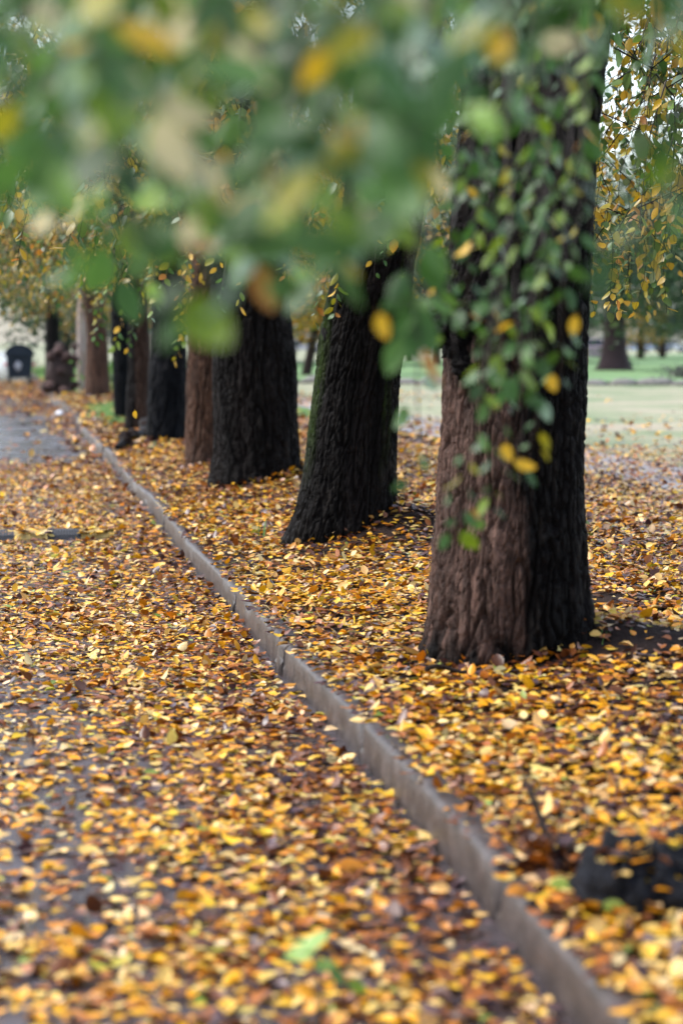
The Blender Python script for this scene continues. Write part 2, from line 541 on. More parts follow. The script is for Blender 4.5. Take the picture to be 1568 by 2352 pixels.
# ------------------------------------------------------------------ leaves
def leaf_template(ts, fold=0.15, bend=0.2, curl=0.3, twist=0.0, w=0.31, serr=0.0, asym=0.0, stem=False):
    """unit leaf along +Y (0..1), face +Z; returns verts, tris, edge factor"""
    V, E = [(0, 0, 0)], [0.4]
    for k, t in enumerate(ts[1:-1]):
        ww = w * (math.sin(math.pi * min(1, t ** 0.82)) ** 0.75) * (1 + (serr if k % 2 else -serr))
        for s in (-1, 0, 1):
            x = s * ww * (1 + asym * s)
            z = fold * abs(x) + curl * (x * x) * 3 + bend * (t - 0.4) ** 2 - bend * 0.1 + twist * x * (t - 0.3)
            V.append((x, t, z)); E.append(1.0 if s else 0.0)
    V.append((0, 1, bend * 0.36 - bend * 0.1)); E.append(1.0)
    n = len(ts) - 2
    T = [(0, 2, 1), (0, 3, 2)]
    for k in range(n - 1):
        a = 1 + 3 * k; b_ = a + 3
        for s in (0, 1):
            T += [(a + s, a + s + 1, b_ + s + 1), (a + s, b_ + s + 1, b_ + s)]
    a = 1 + 3 * (n - 1); e = len(V) - 1
    T += [(a, a + 1, e), (a + 1, a + 2, e)]
    if stem:
        b0 = len(V)
        V += [(-0.012, 0.02, 0), (0.012, 0.02, 0), (0.01, -0.18, -0.02), (-0.008, -0.18, -0.02)]; E += [0.3] * 4
        T += [(b0, b0 + 2, b0 + 1), (b0, b0 + 3, b0 + 2)]
    return np.array(V, float), np.array(T, int), np.array(E, float)


TS_FINE = [0, .06, .14, .23, .33, .43, .53, .63, .73, .82, .91, 1]
TS_NEAR = [0, .12, .3, .5, .7, .87, 1]
TS_MID = [0, .25, .55, .82, 1]
TS_FAR = [0, .45, 1]


def variants(ts, n, seed, curlmax=1.0, **kw):
    r = np.random.default_rng(seed)
    return [leaf_template(ts, fold=r.uniform(-.25, .45) * curlmax, bend=r.uniform(-.5, .9) * curlmax, curl=r.uniform(-.7, 1.2) * curlmax,
                          twist=r.uniform(-.9, .9) * curlmax, w=r.uniform(.27, .36), asym=r.uniform(-.08, .08), **kw) for _ in range(n)]


def rot_mats(yaw, tilt, taxis, flip):
    n = len(yaw)
    cy_, sy = np.cos(yaw), np.sin(yaw)
    Rz = np.zeros((n, 3, 3)); Rz[:, 0, 0] = cy_; Rz[:, 0, 1] = -sy; Rz[:, 1, 0] = sy; Rz[:, 1, 1] = cy_; Rz[:, 2, 2] = 1
    ax = np.stack([np.cos(taxis), np.sin(taxis), np.zeros(n)], -1)
    K = np.zeros((n, 3, 3))
    K[:, 0, 2] = ax[:, 1]; K[:, 1, 2] = -ax[:, 0]; K[:, 2, 0] = -ax[:, 1]; K[:, 2, 1] = ax[:, 0]
    I = np.eye(3)[None]
    Rt = I + np.sin(tilt)[:, None, None] * K + (1 - np.cos(tilt))[:, None, None] * (K @ K)
    S = np.zeros((n, 3, 3)); S[:, 0, 0] = np.where(flip, -1, 1); S[:, 1, 1] = 1; S[:, 2, 2] = np.where(flip, -1, 1)
    return Rt @ Rz @ S


def scatter(pos, Rm, size, colr, temps, seed, edge_dark=0.25):
    r = np.random.default_rng(seed)
    which = r.integers(0, len(temps), len(pos))
    Vs, Ts, Cs, n = [], [], [], 0
    for k, (tv, tt_, te) in enumerate(temps):
        m_ = which == k
        c = m_.sum()
        if not c: continue
        v = np.einsum('nij,vj->nvi', Rm[m_], tv) * size[m_][:, None, None] + pos[m_][:, None, :]
        Vs.append(v.reshape(-1, 3))
        Ts.append((tt_[None] + (np.arange(c) * len(tv))[:, None, None] + n).reshape(-1, 3))
        cc = colr[m_][:, None, :] * (1 - edge_dark * te[None, :, None] * r.uniform(0, 1, (c, 1, 1)))
        Cs.append(cc.reshape(-1, 3))
        n += c * len(tv)
    return np.concatenate(Vs), np.concatenate(Ts), np.concatenate(Cs)


PAL_LITTER = np.array([(.68, .315, .008), (.70, .40, .022), (.70, .465, .135), (.62, .45, .22), (.50, .185, .006), (.32, .098, .008), (.165, .050, .010),
                       (.075, .025, .011), (.070, .034, .037), (.40, .33, .025), (.19, .25, .04)])
W_LITTER = np.array([.18, .17, .19, .10, .09, .07, .07, .07, .06, .02, .01])
COLNAME = ['golden yellow', 'bright yellow', 'pale straw', 'faded cream', 'orange', 'rust brown', 'chestnut brown', 'dark brown', 'purplish brown', 'yellow-green', 'green']


def pick_cols(n, r, pal, w, jitter=0.22):
    k = r.choice(len(pal), n, p=w / w.sum())
    c = pal[k] * (1 + jitter * r.uniform(-1, 1, (n, 1))) * (1 + 0.1 * r.uniform(-1, 1, (n, 3)))
    return np.clip(c, 0.004, 0.85), k


# trees, measured: (bottom to top) list of (py, left px, right px), depth
TREES = {}


def trunk_axis(spec, d):
    """outline in the photo -> centre line and radius at its own distance"""
    out = []
    for py, lx, rx in spec:
        pl, pr = P(lx, py, d), P(rx, py, d)
        out.append(((pl + pr) / 2, np.linalg.norm(pr - pl) / 2))
    return out


def trunk_mesh(rows, zbot, ztop, nu, nv, seed, colf, bark=0.022, f=11.0, flare=(0.0, 0.25), roots=(), crease=None, squash=1.0):
    cs = np.array([c for c, _ in rows]); rs = np.array([r for _, r in rows])
    o = np.argsort(cs[:, 2]); cs, rs = cs[o], rs[o]
    z = np.linspace(zbot, ztop, nv)
    # linear extrapolation of the axis above and below the measured part
    def ex(a, lo_slope=True):
        v = np.interp(z, cs[:, 2], a)
        top = z > cs[-1, 2]
        k = max(0, len(a) - 3)
        sl = (a[-1] - a[k]) / max(1e-3, cs[-1, 2] - cs[k, 2])
        v[top] = a[-1] + sl * (z[top] - cs[-1, 2]) * 0.6
        return v
    ax, ay, ar = ex(cs[:, 0]), ex(cs[:, 1]), np.maximum(ex(rs), 0.6 * rs[-1])
    ar = ar - bark * 0.35
    al = np.arange(nu) * 2 * math.pi / nu
    A, Z = np.meshgrid(al, z, indexing='xy')           # (nv,nu)
    Rr = np.repeat(ar[:, None], nu, 1)
    zrel = Z - zbot
    g0 = zbot + 0.3
    h = np.clip(Z - g0, 0, None)
    Rr = Rr * (1 + flare[0] * np.exp(-h / flare[1]))
    for ra, rw, rl, rh in roots:                        # angle, angular width, reach, height
        da = (A - ra + math.pi) % (2 * math.pi) - math.pi
        Rr = Rr + rl * np.exp(-(da / rw) ** 2) * np.exp(-h / rh)
    if crease:
        for ca, cw, cd in crease:
            da = (A - ca + 0.12 * np.sin(Z * 1.3) + math.pi) % (2 * math.pi) - math.pi
            Rr = Rr * (1 - cd * np.exp(-(da / cw) ** 2))
    X0, Y0 = np.cos(A) * rs.mean(), np.sin(A) * rs.mean()
    s = seed * 5.7
    wob = 0.035 * noise3(X0 * 4 + s, Y0 * 4, Z * 3)
    Rr = Rr + 0.018 * noise3(X0 * 3 + s, Y0 * 3, Z * 1.1) + 0.012 * noise3(X0 * 6, Y0 * 6 + s, Z * 2.2)
    w1 = noise3(X0 * 5, Y0 * 5 + s, Z * 4.0) * 0.35
    n1 = noise3(X0 * f + s + w1, Y0 * f + w1, Z * f / 8.0 + w1)
    n2 = noise3(X0 * f * 2.1 + s, Y0 * f * 2.1 + w1, Z * f / 4.5)
    n3 = noise3(X0 * f * 4, Y0 * f * 4 + s, Z * f * 1.6)
    ridge = sstep(0.0, 0.13, np.abs(n1)) * 0.66 + sstep(0.0, 0.15, np.abs(n2)) * 0.34
    n4 = noise3(X0 * f * 0.9 + s, Y0 * f * 0.9 + 4, Z * f * 0.9 + w1 * 3)
    ridge = ridge * (1 - 0.35 * (1 - sstep(0.0, 0.10, np.abs(n4))))
    disp = bark * (ridge - 0.55) + bark * 0.22 * n3
    Rr = Rr + disp
    off = np.cos(A)[..., None] * RT * Rr[..., None] + np.sin(A)[..., None] * FH * Rr[..., None] * squash
    Vv = np.stack([np.repeat(ax[:, None], nu, 1), np.repeat(ay[:, None], nu, 1), Z], -1) + off
    C = colf(A, Z, ridge, n1, seed)
    V = Vv.reshape(-1, 3)
    i, j = np.meshgrid(np.arange(nv - 1), np.arange(nu), indexing='ij')
    j2 = (j + 1) % nu
    q = np.stack([i * nu + j, i * nu + j2, (i + 1) * nu + j2, (i + 1) * nu + j], -1).reshape(-1, 4)
    # close the top
    V = np.concatenate([V, [[ax[-1], ay[-1], z[-1] + 0.02]]]); C = np.concatenate([C.reshape(-1, 3), [C.reshape(-1, 3)[-1]]])
    t = len(V) - 1
    capq = np.array([[(nv - 1) * nu + k, (nv - 1) * nu + (k + 1) % nu, t, t] for k in range(nu)])
    T = np.concatenate([q[:, [0, 1, 2]], q[:, [0, 2, 3]], capq[:, :3]])
    return build_mesh('trunk', V, T, C), (ax[-1], ay[-1], z[-1], ar[-1])


WET = np.array([.0034, .0025, .0024]); WETB = np.array([.0026, .0031, .0046]); DRY = np.array([.125, .076, .060]); BRN = np.array([.054, .031, .022]); MOSS = np.array([.020, .040, .003])


def c_mix(a, b_, t):
    return a * (1 - t[..., None]) + b_ * t[..., None]


def col_wet(A, Z, ridge, n1, seed):
    n_ = noise3(np.cos(A) * 2 + seed, np.sin(A) * 2, Z * 0.9)
    c = c_mix(WET * np.ones(A.shape + (3,)), WET * 2.2, sstep(-.2, .5, n_))
    nl = noise3(np.cos(A) * 9 + seed, np.sin(A) * 9, Z * 4.5) + .5 * noise3(np.cos(A) * 25, np.sin(A) * 25 + seed, Z * 13)
    return c_mix(c, np.array([.020, .017, .015]) * np.ones(3), sstep(.30, .62, nl) * .8)


def col_t1(A, Z, ridge, n1, seed):
    c = col_wet(A, Z, ridge, n1, seed)
    n_ = noise3(np.cos(A) * 3, np.sin(A) * 3 + 9, Z * 1.4)
    nf = noise3(np.cos(A) * 14, np.sin(A) * 14 + 9, Z * 6)
    s = np.cos(A)
    front = sstep(0.35, -0.05, np.sin(A))
    dry = sstep(0.20, -0.06, s + 0.26 * n_ + 0.14 * nf) * front * sstep(1.62, 1.25, Z + 0.25 * n_) * sstep(0.20, 0.36, Z + 0.08 * nf)
    return c_mix(c, DRY * (1 + 0.35 * nf[..., None]), dry * (0.55 + 0.45 * sstep(-.35, .35, nf + n_)))


def col_t2(A, Z, ridge, n1, seed):
    c = col_wet(A, Z, ridge, n1, seed)
    nf = noise3(np.cos(A) * 8, np.sin(A) * 8 + 9, Z * 3)
    s = np.cos(A)
    moss = sstep(-.72, -.93, s + 0.1 * nf) * sstep(0.45, 1.0, Z) * sstep(-.3, .2, nf + 0.25)
    moss2 = np.exp(-((A - (-0.86)) % (2 * math.pi) / 0.28) ** 2) * sstep(-.1, .4, nf) * 0.5 * sstep(0.5, 1.0, Z)
    return c_mix(c, MOSS * np.ones(3), np.clip(moss * (.35 + .65 * ridge) + moss2 * ridge, 0, 1))


def col_brown(A, Z, ridge, n1, seed):
    nf = noise3(np.cos(A) * 6 + seed, np.sin(A) * 6 + 9, Z * 2)
    return c_mix(BRN * np.ones(A.shape + (3,)), BRN * np.array([1.6, 1.5, 1.4]), sstep(-.3, .4, nf)) * (0.7 + 0.5 * ridge[..., None])


def col_half(A, Z, ridge, n1, seed):
    c = col_wet(A, Z, ridge, n1, seed)
    nf = noise3(np.cos(A) * 3 + seed, np.sin(A) * 3 + 9, Z * 1)
    return c_mix(c, BRN * np.ones(3), sstep(-.35, 0.0, np.cos(A) + 0.3 * nf) * 0.9)


def col_blue(A, Z, ridge, n1, seed):
    nf = noise3(np.cos(A) * 4 + seed, np.sin(A) * 4 + 9, Z * 2)
    return c_mix(WETB * np.ones(A.shape + (3,)), WETB * 1.9, sstep(-.2, .5, nf))


def col_pale(A, Z, ridge, n1, seed):
    nf = noise3(np.cos(A) * 4 + seed, np.sin(A) * 4 + 9, Z * 2)
    return c_mix(np.array([.42, .36, .33]) * np.ones(A.shape + (3,)), np.array([.30, .20, .16]), sstep(-.2, .5, nf))


TREE_BASES = []                               # x, y, radius for keeping leaves out of trunks


def limbs_mesh(top, seed, n=5, reach=2.6, rise=3.2):
    r = np.random.default_rng(seed)
    mb = MB()
    ax, ay, az, ar = top
    tips = []
    for k in range(n):
        a = k * 2 * math.pi / n + r.uniform(-.4, .4)
        ln = reach * r.uniform(.7, 1.15); up = rise * r.uniform(.6, 1.2)
        t = np.linspace(0, 1, 9)
        pts = np.stack([ax + np.cos(a) * (ar * 0.4 + ln * t ** 1.15) + 0.12 * np.sin(5 * t + k), ay + np.sin(a) * (ar * 0.4 + ln * t ** 1.15) + 0.12 * np.cos(4 * t + k),
                        az - 0.25 + up * t - 0.6 * t ** 3 * (ln / reach)], -1)
        mb.tube(pts, ar * 0.55 * (1 - 0.86 * t) + 0.012, 9, WET * 1.3)
        tips.append(pts)
        for s in range(3):
            i = int(r.integers(3, 7)); b_ = a + r.uniform(-1.1, 1.1)
            t2 = np.linspace(0, 1, 6); l2 = r.uniform(.7, 1.5)
            p2 = pts[i] + np.stack([np.cos(b_) * l2 * t2, np.sin(b_) * l2 * t2, r.uniform(-.1, .9) * t2 - .35 * t2 ** 2], -1)
            mb.tube(p2, 0.035 * (1 - .8 * t2) + .006, 6, WET * 1.3)
            tips.append(p2)
    return mb, tips


PAL_CROWN = np.array([(.045, .095, .022), (.07, .13, .03), (.10, .15, .03), (.34, .26, .03), (.45, .30, .03), (.36, .17, .02), (.05, .08, .035)])
W_CROWN = {'mixed': np.array([.27, .2, .1, .15, .13, .07, .08]), 'gold': np.array([.10, .13, .1, .25, .25, .15, .02]), 'green': np.array([.36, .28, .12, .08, .05, .02, .09]),
           'rust': np.array([.12, .14, .10, .2, .2, .2, .04])}
HANG_T = variants(TS_MID, 8, 5, 0.5)
HANG_FAR = variants(TS_FAR, 5, 6, 0.5)


def strands(starts, lens, r, step, size, w, temps, seed, tube_n=3, tw=0.0022, sway=0.55):
    """hanging twigs with alternate leaves -> (twig MB, leaf arrays)"""
    mb = MB(); pos = []; dirs = []
    for p0, ln in zip(starts, lens):
        a = r.uniform(0, 2 * math.pi)
        n = max(5, int(ln / 0.22))
        t = np.linspace(0, 1, n)
        hx = np.cos(a) * ln * sway * (1 - (1 - t) ** 2) + 0.05 * np.sin(6 * t + a)
        hy = np.sin(a) * ln * sway * (1 - (1 - t) ** 2) + 0.05 * np.cos(5 * t + a)
        pts = p0 + np.stack([hx, hy, -ln * (0.25 * t + 0.75 * t ** 1.5)], -1)
        mb.tube(pts, tw * (2.2 - 1.7 * t), tube_n, WET * 1.4, cap=False)
        m_ = int(ln / step)
        for tt_ in (np.arange(m_) + r.uniform(0, 1)) / m_:
            i = min(n - 2, int(tt_ * (n - 1))); fr = tt_ * (n - 1) - i
            pos.append(pts[i] * (1 - fr) + pts[min(i + 1, n - 1)] * fr)
    pos = np.array(pos); n = len(pos)
    # leaf direction: outwards and down
    Rm = rot_mats(r.uniform(0, 2 * math.pi, n), np.zeros(n), np.zeros(n), r.uniform(0, 1, n) < .2)
    droop = r.normal(0.75, 0.45, n)
    ydir = Rm @ np.array([0, 1, 0.])
    axis = np.arctan2(ydir[:, 1], ydir[:, 0]) + math.pi / 2
    Rm = rot_mats(np.zeros(n), droop, axis, np.zeros(n, bool)) @ Rm
    c, _ = pick_cols(n, r, PAL_CROWN, w)
    V, T, C = scatter(pos, Rm, size * r.uniform(.7, 1.2, n), c, temps, seed)
    return mb, (V, T, C)


_crown_cache = {}


def crown_data(key, seed, w, nst, rad, zlo, zhi, lmin, step, size, temps, gap=None):
    if key in _crown_cache: return _crown_cache[key]
    r = np.random.default_rng(seed)
    a = r.uniform(0, 2 * math.pi, nst); rr = rad * np.sqrt(r.uniform(0.02, 1, nst))
    zt = zlo + 0.9 + (zhi - zlo - 0.9) * r.uniform(0, 1, nst) ** 1.2 * np.sqrt(np.clip(1.15 - (rr / rad) ** 2, 0, 1))
    ln = np.minimum(r.uniform(0.6, 2.1, nst), np.maximum(0.35, zt - zlo - r.uniform(0, .7, nst)))
    cl = 0.5 * noise3(np.cos(a) * rr, np.sin(a) * rr, zt)
    keep = cl > -0.18
    if gap is not None: keep &= ~gap(np.cos(a) * rr, np.sin(a) * rr, zt, ln)
    st = np.stack([np.cos(a) * rr, np.sin(a) * rr, zt], -1)[keep]
    mb, L = strands(st, ln[keep], r, step, size, w, temps, seed, tw=0.003)
    tm = build_mesh('twigs', np.concatenate(mb.v), np.concatenate(mb.f), np.concatenate(mb.c)); tm.materials.append(M['bark'])
    cm = build_mesh('crown', *L); cm.materials.append(M['leaf_hang'])
    _crown_cache[key] = (cm, tm)
    return cm, tm


def make_tree(key, spec, d, label, colf, nu, nv, seed, crown='mixed', crown_scale=1.0, crown_rot=0.0, ztop=4.0, group='old trees in a row behind the kerb', z_extra=0.0, **kw):
    rows = trunk_axis(spec, d)
    c0, r0 = rows[0]
    zb = float(zg(c0[0], c0[1])) - 0.38
    root = empty('elm_tree', (0, 0, 0), label, 'tree', group)
    root.location = (c0[0], c0[1], float(zg(c0[0], c0[1])))
    inv = -Vector(root.location)
    me, top = trunk_mesh(rows, zb, ztop, nu, nv, seed, colf, **kw)
    o = link('trunk', me, M['bark'], root); o.location = inv
    mb, tips = limbs_mesh(top, seed)
    o = mb.build('limbs', M['bark'], root); o.location = inv
    if crown:
        cm, tm = crown_data(*CROWNS[crown])
        for nm, mm in (('crown', cm), ('twigs', tm)):
            o = link(nm, mm, None, root)
            o.location = Vector((top[0], top[1], z_extra)) + inv
            o.rotation_euler = (0, 0, crown_rot)
            o.scale = (crown_scale,) * 2 + (1,)
    TREE_BASES.append((c0[0], c0[1], r0))
    TREES[key] = root
    return root


def sky_gap(x, y, z, ln):
    p = np.stack([x + 2.62, y + 9.9, z - .4 * ln], -1)
    px, py, _ = proj(p)
    return (px > 1340) & (px < 1560) & (py > -150) & (py < 480) | (px > 600) & (px < 1340) & (y < 0) & (z - ln < 2.6)


CROWNS = {'near1': ('near1', 44, W_CROWN['mixed'], 260, 3.3, 1.95, 6.5, .5, .05, .085, HANG_T, sky_gap),
          'near': ('near', 41, W_CROWN['mixed'], 300, 3.3, 1.95, 6.5, .5, .045, .085, HANG_T),
          'mid': ('mid', 42, W_CROWN['gold'], 300, 3.2, 1.9, 7.5, .5, .05, .09, HANG_FAR),
          'far': ('far', 43, W_CROWN['mixed'], 330, 3.6, 1.75, 8.5, .5, .055, .10, HANG_FAR)}

T1 = [(1500, 972, 1366), (1430, 978, 1362), (1340, 985, 1351), (1163, 1005, 1343), (1000, 1012, 1344), (850, 1018, 1346), (700, 1022, 1352), (500, 1035, 1360), (300, 1052, 1378), (120, 1062, 1398)]
T2 = [(1215, 672, 907), (1167, 683, 906), (1085, 698, 906), (986, 710, 911), (903, 723, 916), (805, 734, 927), (732, 744, 936), (600, 768, 952), (400, 800, 985)]
T3 = [(1100, 488, 692), (1035, 492, 688), (936, 491, 682), (838, 489, 677), (735, 486, 667), (600, 485, 662), (400, 480, 660)]
T4 = [(1050, 424, 520), (900, 427, 520), (780, 432, 522), (600, 440, 525)]
T5 = [(988, 336, 430), (900, 340, 432), (760, 350, 428), (600, 355, 425)]
T6 = [(968, 288, 350), (900, 292, 345), (760, 296, 342), (600, 300, 340)]
T7 = [(944, 262, 304), (880, 260, 302), (760, 257, 300), (600, 256, 298)]
T8 = [(896, 196, 252), (840, 198, 250), (760, 200, 246), (600, 178, 225)]
T8b = [(884, 178, 200), (800, 176, 199), (760, 176, 198), (700, 180, 200)]
T9 = [(880, 104, 140), (790, 105, 138), (700, 104, 136)]

make_tree('t1', T1, 10.05, 'thick nearest tree, one half dry brown bark and the other half wet black', col_t1, 380, 310, 1, 'near1', 1.0, 0.0, ztop=3.9,
          bark=0.040, f=15.0, flare=(0.01, 0.2), roots=((math.pi * 1.0 - .25, .2, .13, .06), (-2.0, .25, .04, .15), (-0.15, .3, .05, .12)), crease=((-1.53, .10, .05), (-2.3, .12, .025), (-.8, .15, .03)))
make_tree('t2', T2, 16.1, 'leaning black tree with green moss along its edge, second from the camera', col_t2, 280, 270, 2, 'near', 0.95, 2.1, ztop=4.2,
          bark=0.034, f=18.0, flare=(0.01, 0.2), roots=((math.pi, .3, .06, .07), (-2.3, .3, .03, .15)), crease=((-0.95, .16, .06),))
make_tree('t3', T3, 22.2, 'broad straight black trunk standing third in the row', col_wet, 260, 230, 3, 'mid', 1.0, 0.9, ztop=4.6,
          bark=0.042, f=13, flare=(0.04, 0.25), roots=((-0.3, .3, .05, .2), (math.pi, .3, .04, .2)))
make_tree('t4', T4, 26.0, 'slim reddish brown trunk half hidden behind the broad black trunk', col_brown, 150, 170, 4, 'mid', 0.9, 3.6, ztop=4.8, bark=0.035, f=11)
make_tree('t5', T5, 32.0, 'blue-black trunk just beyond the reddish brown one', col_blue, 140, 150, 5, 'mid', 1.0, 5.0, ztop=5.0, bark=0.04, f=9, flare=(.05, .3))
make_tree('t6', T6, 36.5, 'trunk with a brown face and black edge behind the blue-black trunk', col_half, 120, 130, 6, 'far', 0.8, 1.0, ztop=5.0, bark=0.04, f=9, flare=(.08, .3))
make_tree('t7', T7, 42.0, 'narrow black trunk beside the green grass patch', col_blue, 100, 110, 7, 'far', 0.9, 2.6, ztop=5.0, bark=0.04, f=9, flare=(.05, .3))
make_tree('t8', T8, 58.0, 'distant brown forked trunk behind the small green shrub', col_brown, 90, 100, 8, 'far', 1.1, 4.0, ztop=5.5, bark=0.04, f=6, flare=(.1, .3))
make_tree('t8b', T8b, 66.0, 'pale stripped trunk standing against the distant brown tree', col_pale, 60, 60, 9, 'far', 0.7, 0.2, ztop=4.2, bark=0.015, f=5)
make_tree('t9', T9, 76.0, 'black trunk rising behind the gnarled stump', col_wet, 70, 80, 10, 'far', 1.2, 3.0, ztop=6, bark=0.04, f=6)

# burl on the nearest trunk
mb = MB()
for px, py, d, r_ in ((1000, 640, 10.9, .085), (978, 660, 10.85, .06), (1015, 700, 10.75, .09), (1008, 750, 10.7, .08), (1030, 790, 10.7, .075), (1040, 840, 10.66, .05), (1060, 720, 10.6, .07), (985, 615, 10.9, .06), (1062, 860, 10.62, .045)):
    mb.blob(P(px + 24, py, d - .80), (r_ * .85, r_ * .8, r_), seed=px, amp=0.55, freq=3.2, nu=30, nv=20, C=WET * .9)
o = mb.build('burl', M['bark'], TREES['t1']); o.location = -Vector(TREES['t1'].location)
mb = MB(); mb.blob(P(757, 768, 16.02), (.05, .06, .08), seed=4, amp=.4, freq=3, C=WET * 1.4)
o = mb.build('branch_scar', M['bark'], TREES['t2']); o.location = -Vector(TREES['t2'].location)

# ------------------------------------------------------------------ leaf litter
BARE = []                                     # px ellipses of bare soil
for px, py, rx, ry in ((1480, 1445, .30, .30), (1415, 1480, .28, .18), (1395, 1375, .22, .2), (850, 1170, .30, .35), (500, 1285, .16, .40), (1430, 2040, .16, .16), (880, 1140, .3, .3)):
    g = G(px, py); BARE.append((g[0], g[1], rx, ry))


_st = G(1330, 2010); STX, STY = _st[0], _st[1]
_sb = G(150, 1234)
SBY = _sb[1]; SBX = G(262, 1234)[0]


def density(x, y):
    kx = kerb_x(y)
    u = x - kx
    nz = noise3(x * 1.3, y * 0.55, 5.5); nz2 = noise3(x * 3.5, y * 2.0, 9.5)
    # road: thick by the kerb, thinner outwards and thin on the wet stretch
    road = np.clip(0.55 + 0.5 * sstep(-1.35, -0.35, u) + 0.5 * nz + 0.6 * nz2, 0.30, 1)
    road = road * (1 - 0.15 * sstep(6.5, 5.2, y))
    wetp = sstep(28, 34, y) * (1 - sstep(48, 52, y)) * sstep(-0.25, -0.55, u + 0.15 * nz)
    road = np.where((y > 12) & (y < 30), np.maximum(road, 0.75 + 0.3 * nz2), road)
    road = road * (1 - 0.93 * wetp)
    verge = np.clip(0.95 + 0.4 * nz + 0.25 * nz2, 0.45, 1)
    for bx, by, rx, ry in BARE:
        e = ((x - bx) / rx) ** 2 + ((y - by) / ry) ** 2
        verge = verge * (1 - 0.70 * (1 - sstep(0.45, 1.15, e + 0.9 * nz2 + .5 * nz)))
    verge = verge * (1 - sstep(3.7, 4.9, u + 0.5 * nz) * 0.55) * (1 - sstep(5.0, 7.2, u + nz) * .80) * (1 - sstep(7.5, 12, u + nz) * .97)
    turf = sstep(39, 42, y) * (1 - sstep(50, 53, y)) * sstep(0.25, 0.6, u)
    verge = verge * (1 - .9 * turf) * (1 - sstep(60, 66, y) * .9)
    road = road * (1 - .7 * sstep(54, 57, y) * (1 - sstep(62, 66, y)))
    top = np.where(u < 0.03, 0.04, 0.6 + 0.6 * nz2)
    edge_ = (u > -0.03) & (u <= 0)
    d = np.where(edge_, 0, 0) + np.where(u < 0.0, np.where(edge_, 0, road), np.where(u < KW, top, verge))
    gb_ = (np.abs(y - SBY + .08) < .30) & (x < SBX)
    d = np.where(gb_, 0.02, d)
    for tx, ty, tr in TREE_BASES:
        q_ = np.sqrt((x - tx) ** 2 + (y - ty) ** 2) / tr
        d = np.where(q_ < .85, 0, np.where((q_ < 1.25) & (u > KW), np.maximum(d, .55 + .6 * nz2), d))
    return d


def litter(y0, y1, dens, temps, seed, size, margin=1.0):
    r = np.random.default_rng(seed)
    xl0, xr1 = -margin, 0.285 * y1 + margin + 0.3
    n = int((y1 - y0) * (xr1 - xl0) * dens)
    x = r.uniform(xl0, xr1, n); y = r.uniform(y0, y1, n)
    ok = (x < 0.288 * y + margin) & (x < 14) & (r.uniform(0, 1, n) < density(x, y))
    x, y = x[ok], y[ok]; n = len(x)
    u = x - kerb_x(y)
    z = zg(x, y) + 0.003 + 0.014 * r.uniform(0, 1, n) ** 1.5
    z = z + np.where(u < 0, 0.012 * np.exp(u / 0.12), 0) + np.where(u > KW, 0.006, 0)
    z = np.where(u > PATH0 - KX, np.maximum(z, 0.185 + .05 * sstep(7, 12, x)), z)
    tilt = np.abs(r.normal(0, 0.20, n)); big = r.uniform(0, 1, n) < .06
    tilt = np.where(big, r.uniform(.5, 1.2, n), tilt)
    z = z + np.where(big, .012, 0)
    for tx, ty, tr in TREE_BASES:
        q_ = np.sqrt((x - tx) ** 2 + (y - ty) ** 2) / tr
        ring = (q_ < 1.3) & (u > KW)
        z = np.where(ring, z + .05 * (1.3 - q_) / .45 * r.uniform(0, 1, n), z)
        tilt = np.where(ring, r.uniform(.1, 1.0, n), tilt)
    Rm = rot_mats(r.uniform(0, 2 * math.pi, n), tilt, r.uniform(0, 2 * math.pi, n), r.uniform(0, 1, n) < .5)
    sz = size * np.clip(r.normal(1, .28, n), .4, 1.75)
    c, k = pick_cols(n, r, PAL_LITTER, W_LITTER)
    # leaves low in the pile are older and browner; drifts by the kerb too
    patch = noise3(x * .8, y * .5, 2.2)
    older = r.uniform(0, 1, n) < np.clip(0.33 + .4 * patch + .35 * np.exp(-((x - STX) / .28) ** 2 - ((y - STY) / .35) ** 2) + .25 * (np.abs(u + .15) < .2) + .25 * sstep(24, 34, y) * (u < 0), 0, .7)
    k2 = r.choice([4, 5, 6, 7, 8], n, p=[.12, .2, .25, .25, .18])
    c2 = np.clip(PAL_LITTER[k2] * (1 + .25 * r.uniform(-1, 1, (n, 1))), .01, .8)
    c = np.where(older[:, None], c2, c); k = np.where(older, k2, k)
    return dict(pos=np.stack([x, y, z], -1), R=Rm, size=sz, col=c, k=k, n=n, u=u)


LN = litter(4.3, 14, 1550, None, 101, .049)
LM = litter(14, 21, 900, None, 102, .051)
LM2 = litter(21, 30, 620, None, 104, .060)
LF = litter(30, 92, 95, None, 103, .105)
near_t = variants(TS_MID, 16, 21, 0.6, stem=False)
V1 = None
# the largest-showing 300 are single leaves
px_, py_, dd = proj(LN['pos'])
vis = (px_ > 5) & (px_ < W0 - 5) & (py_ < H0 - 8) & (py_ > 0)
score = np.where(vis, LN['size'] / dd * (1 + 6 * (LN['pos'][:, 2] - zg(LN['pos'][:, 0], LN['pos'][:, 1]))), -1)
sel = np.argsort(-score)[:300]
mask = np.ones(LN['n'], bool); mask[sel] = False


def sub(D, m_):
    return D['pos'][m_], D['R'][m_], D['size'][m_], D['col'][m_]


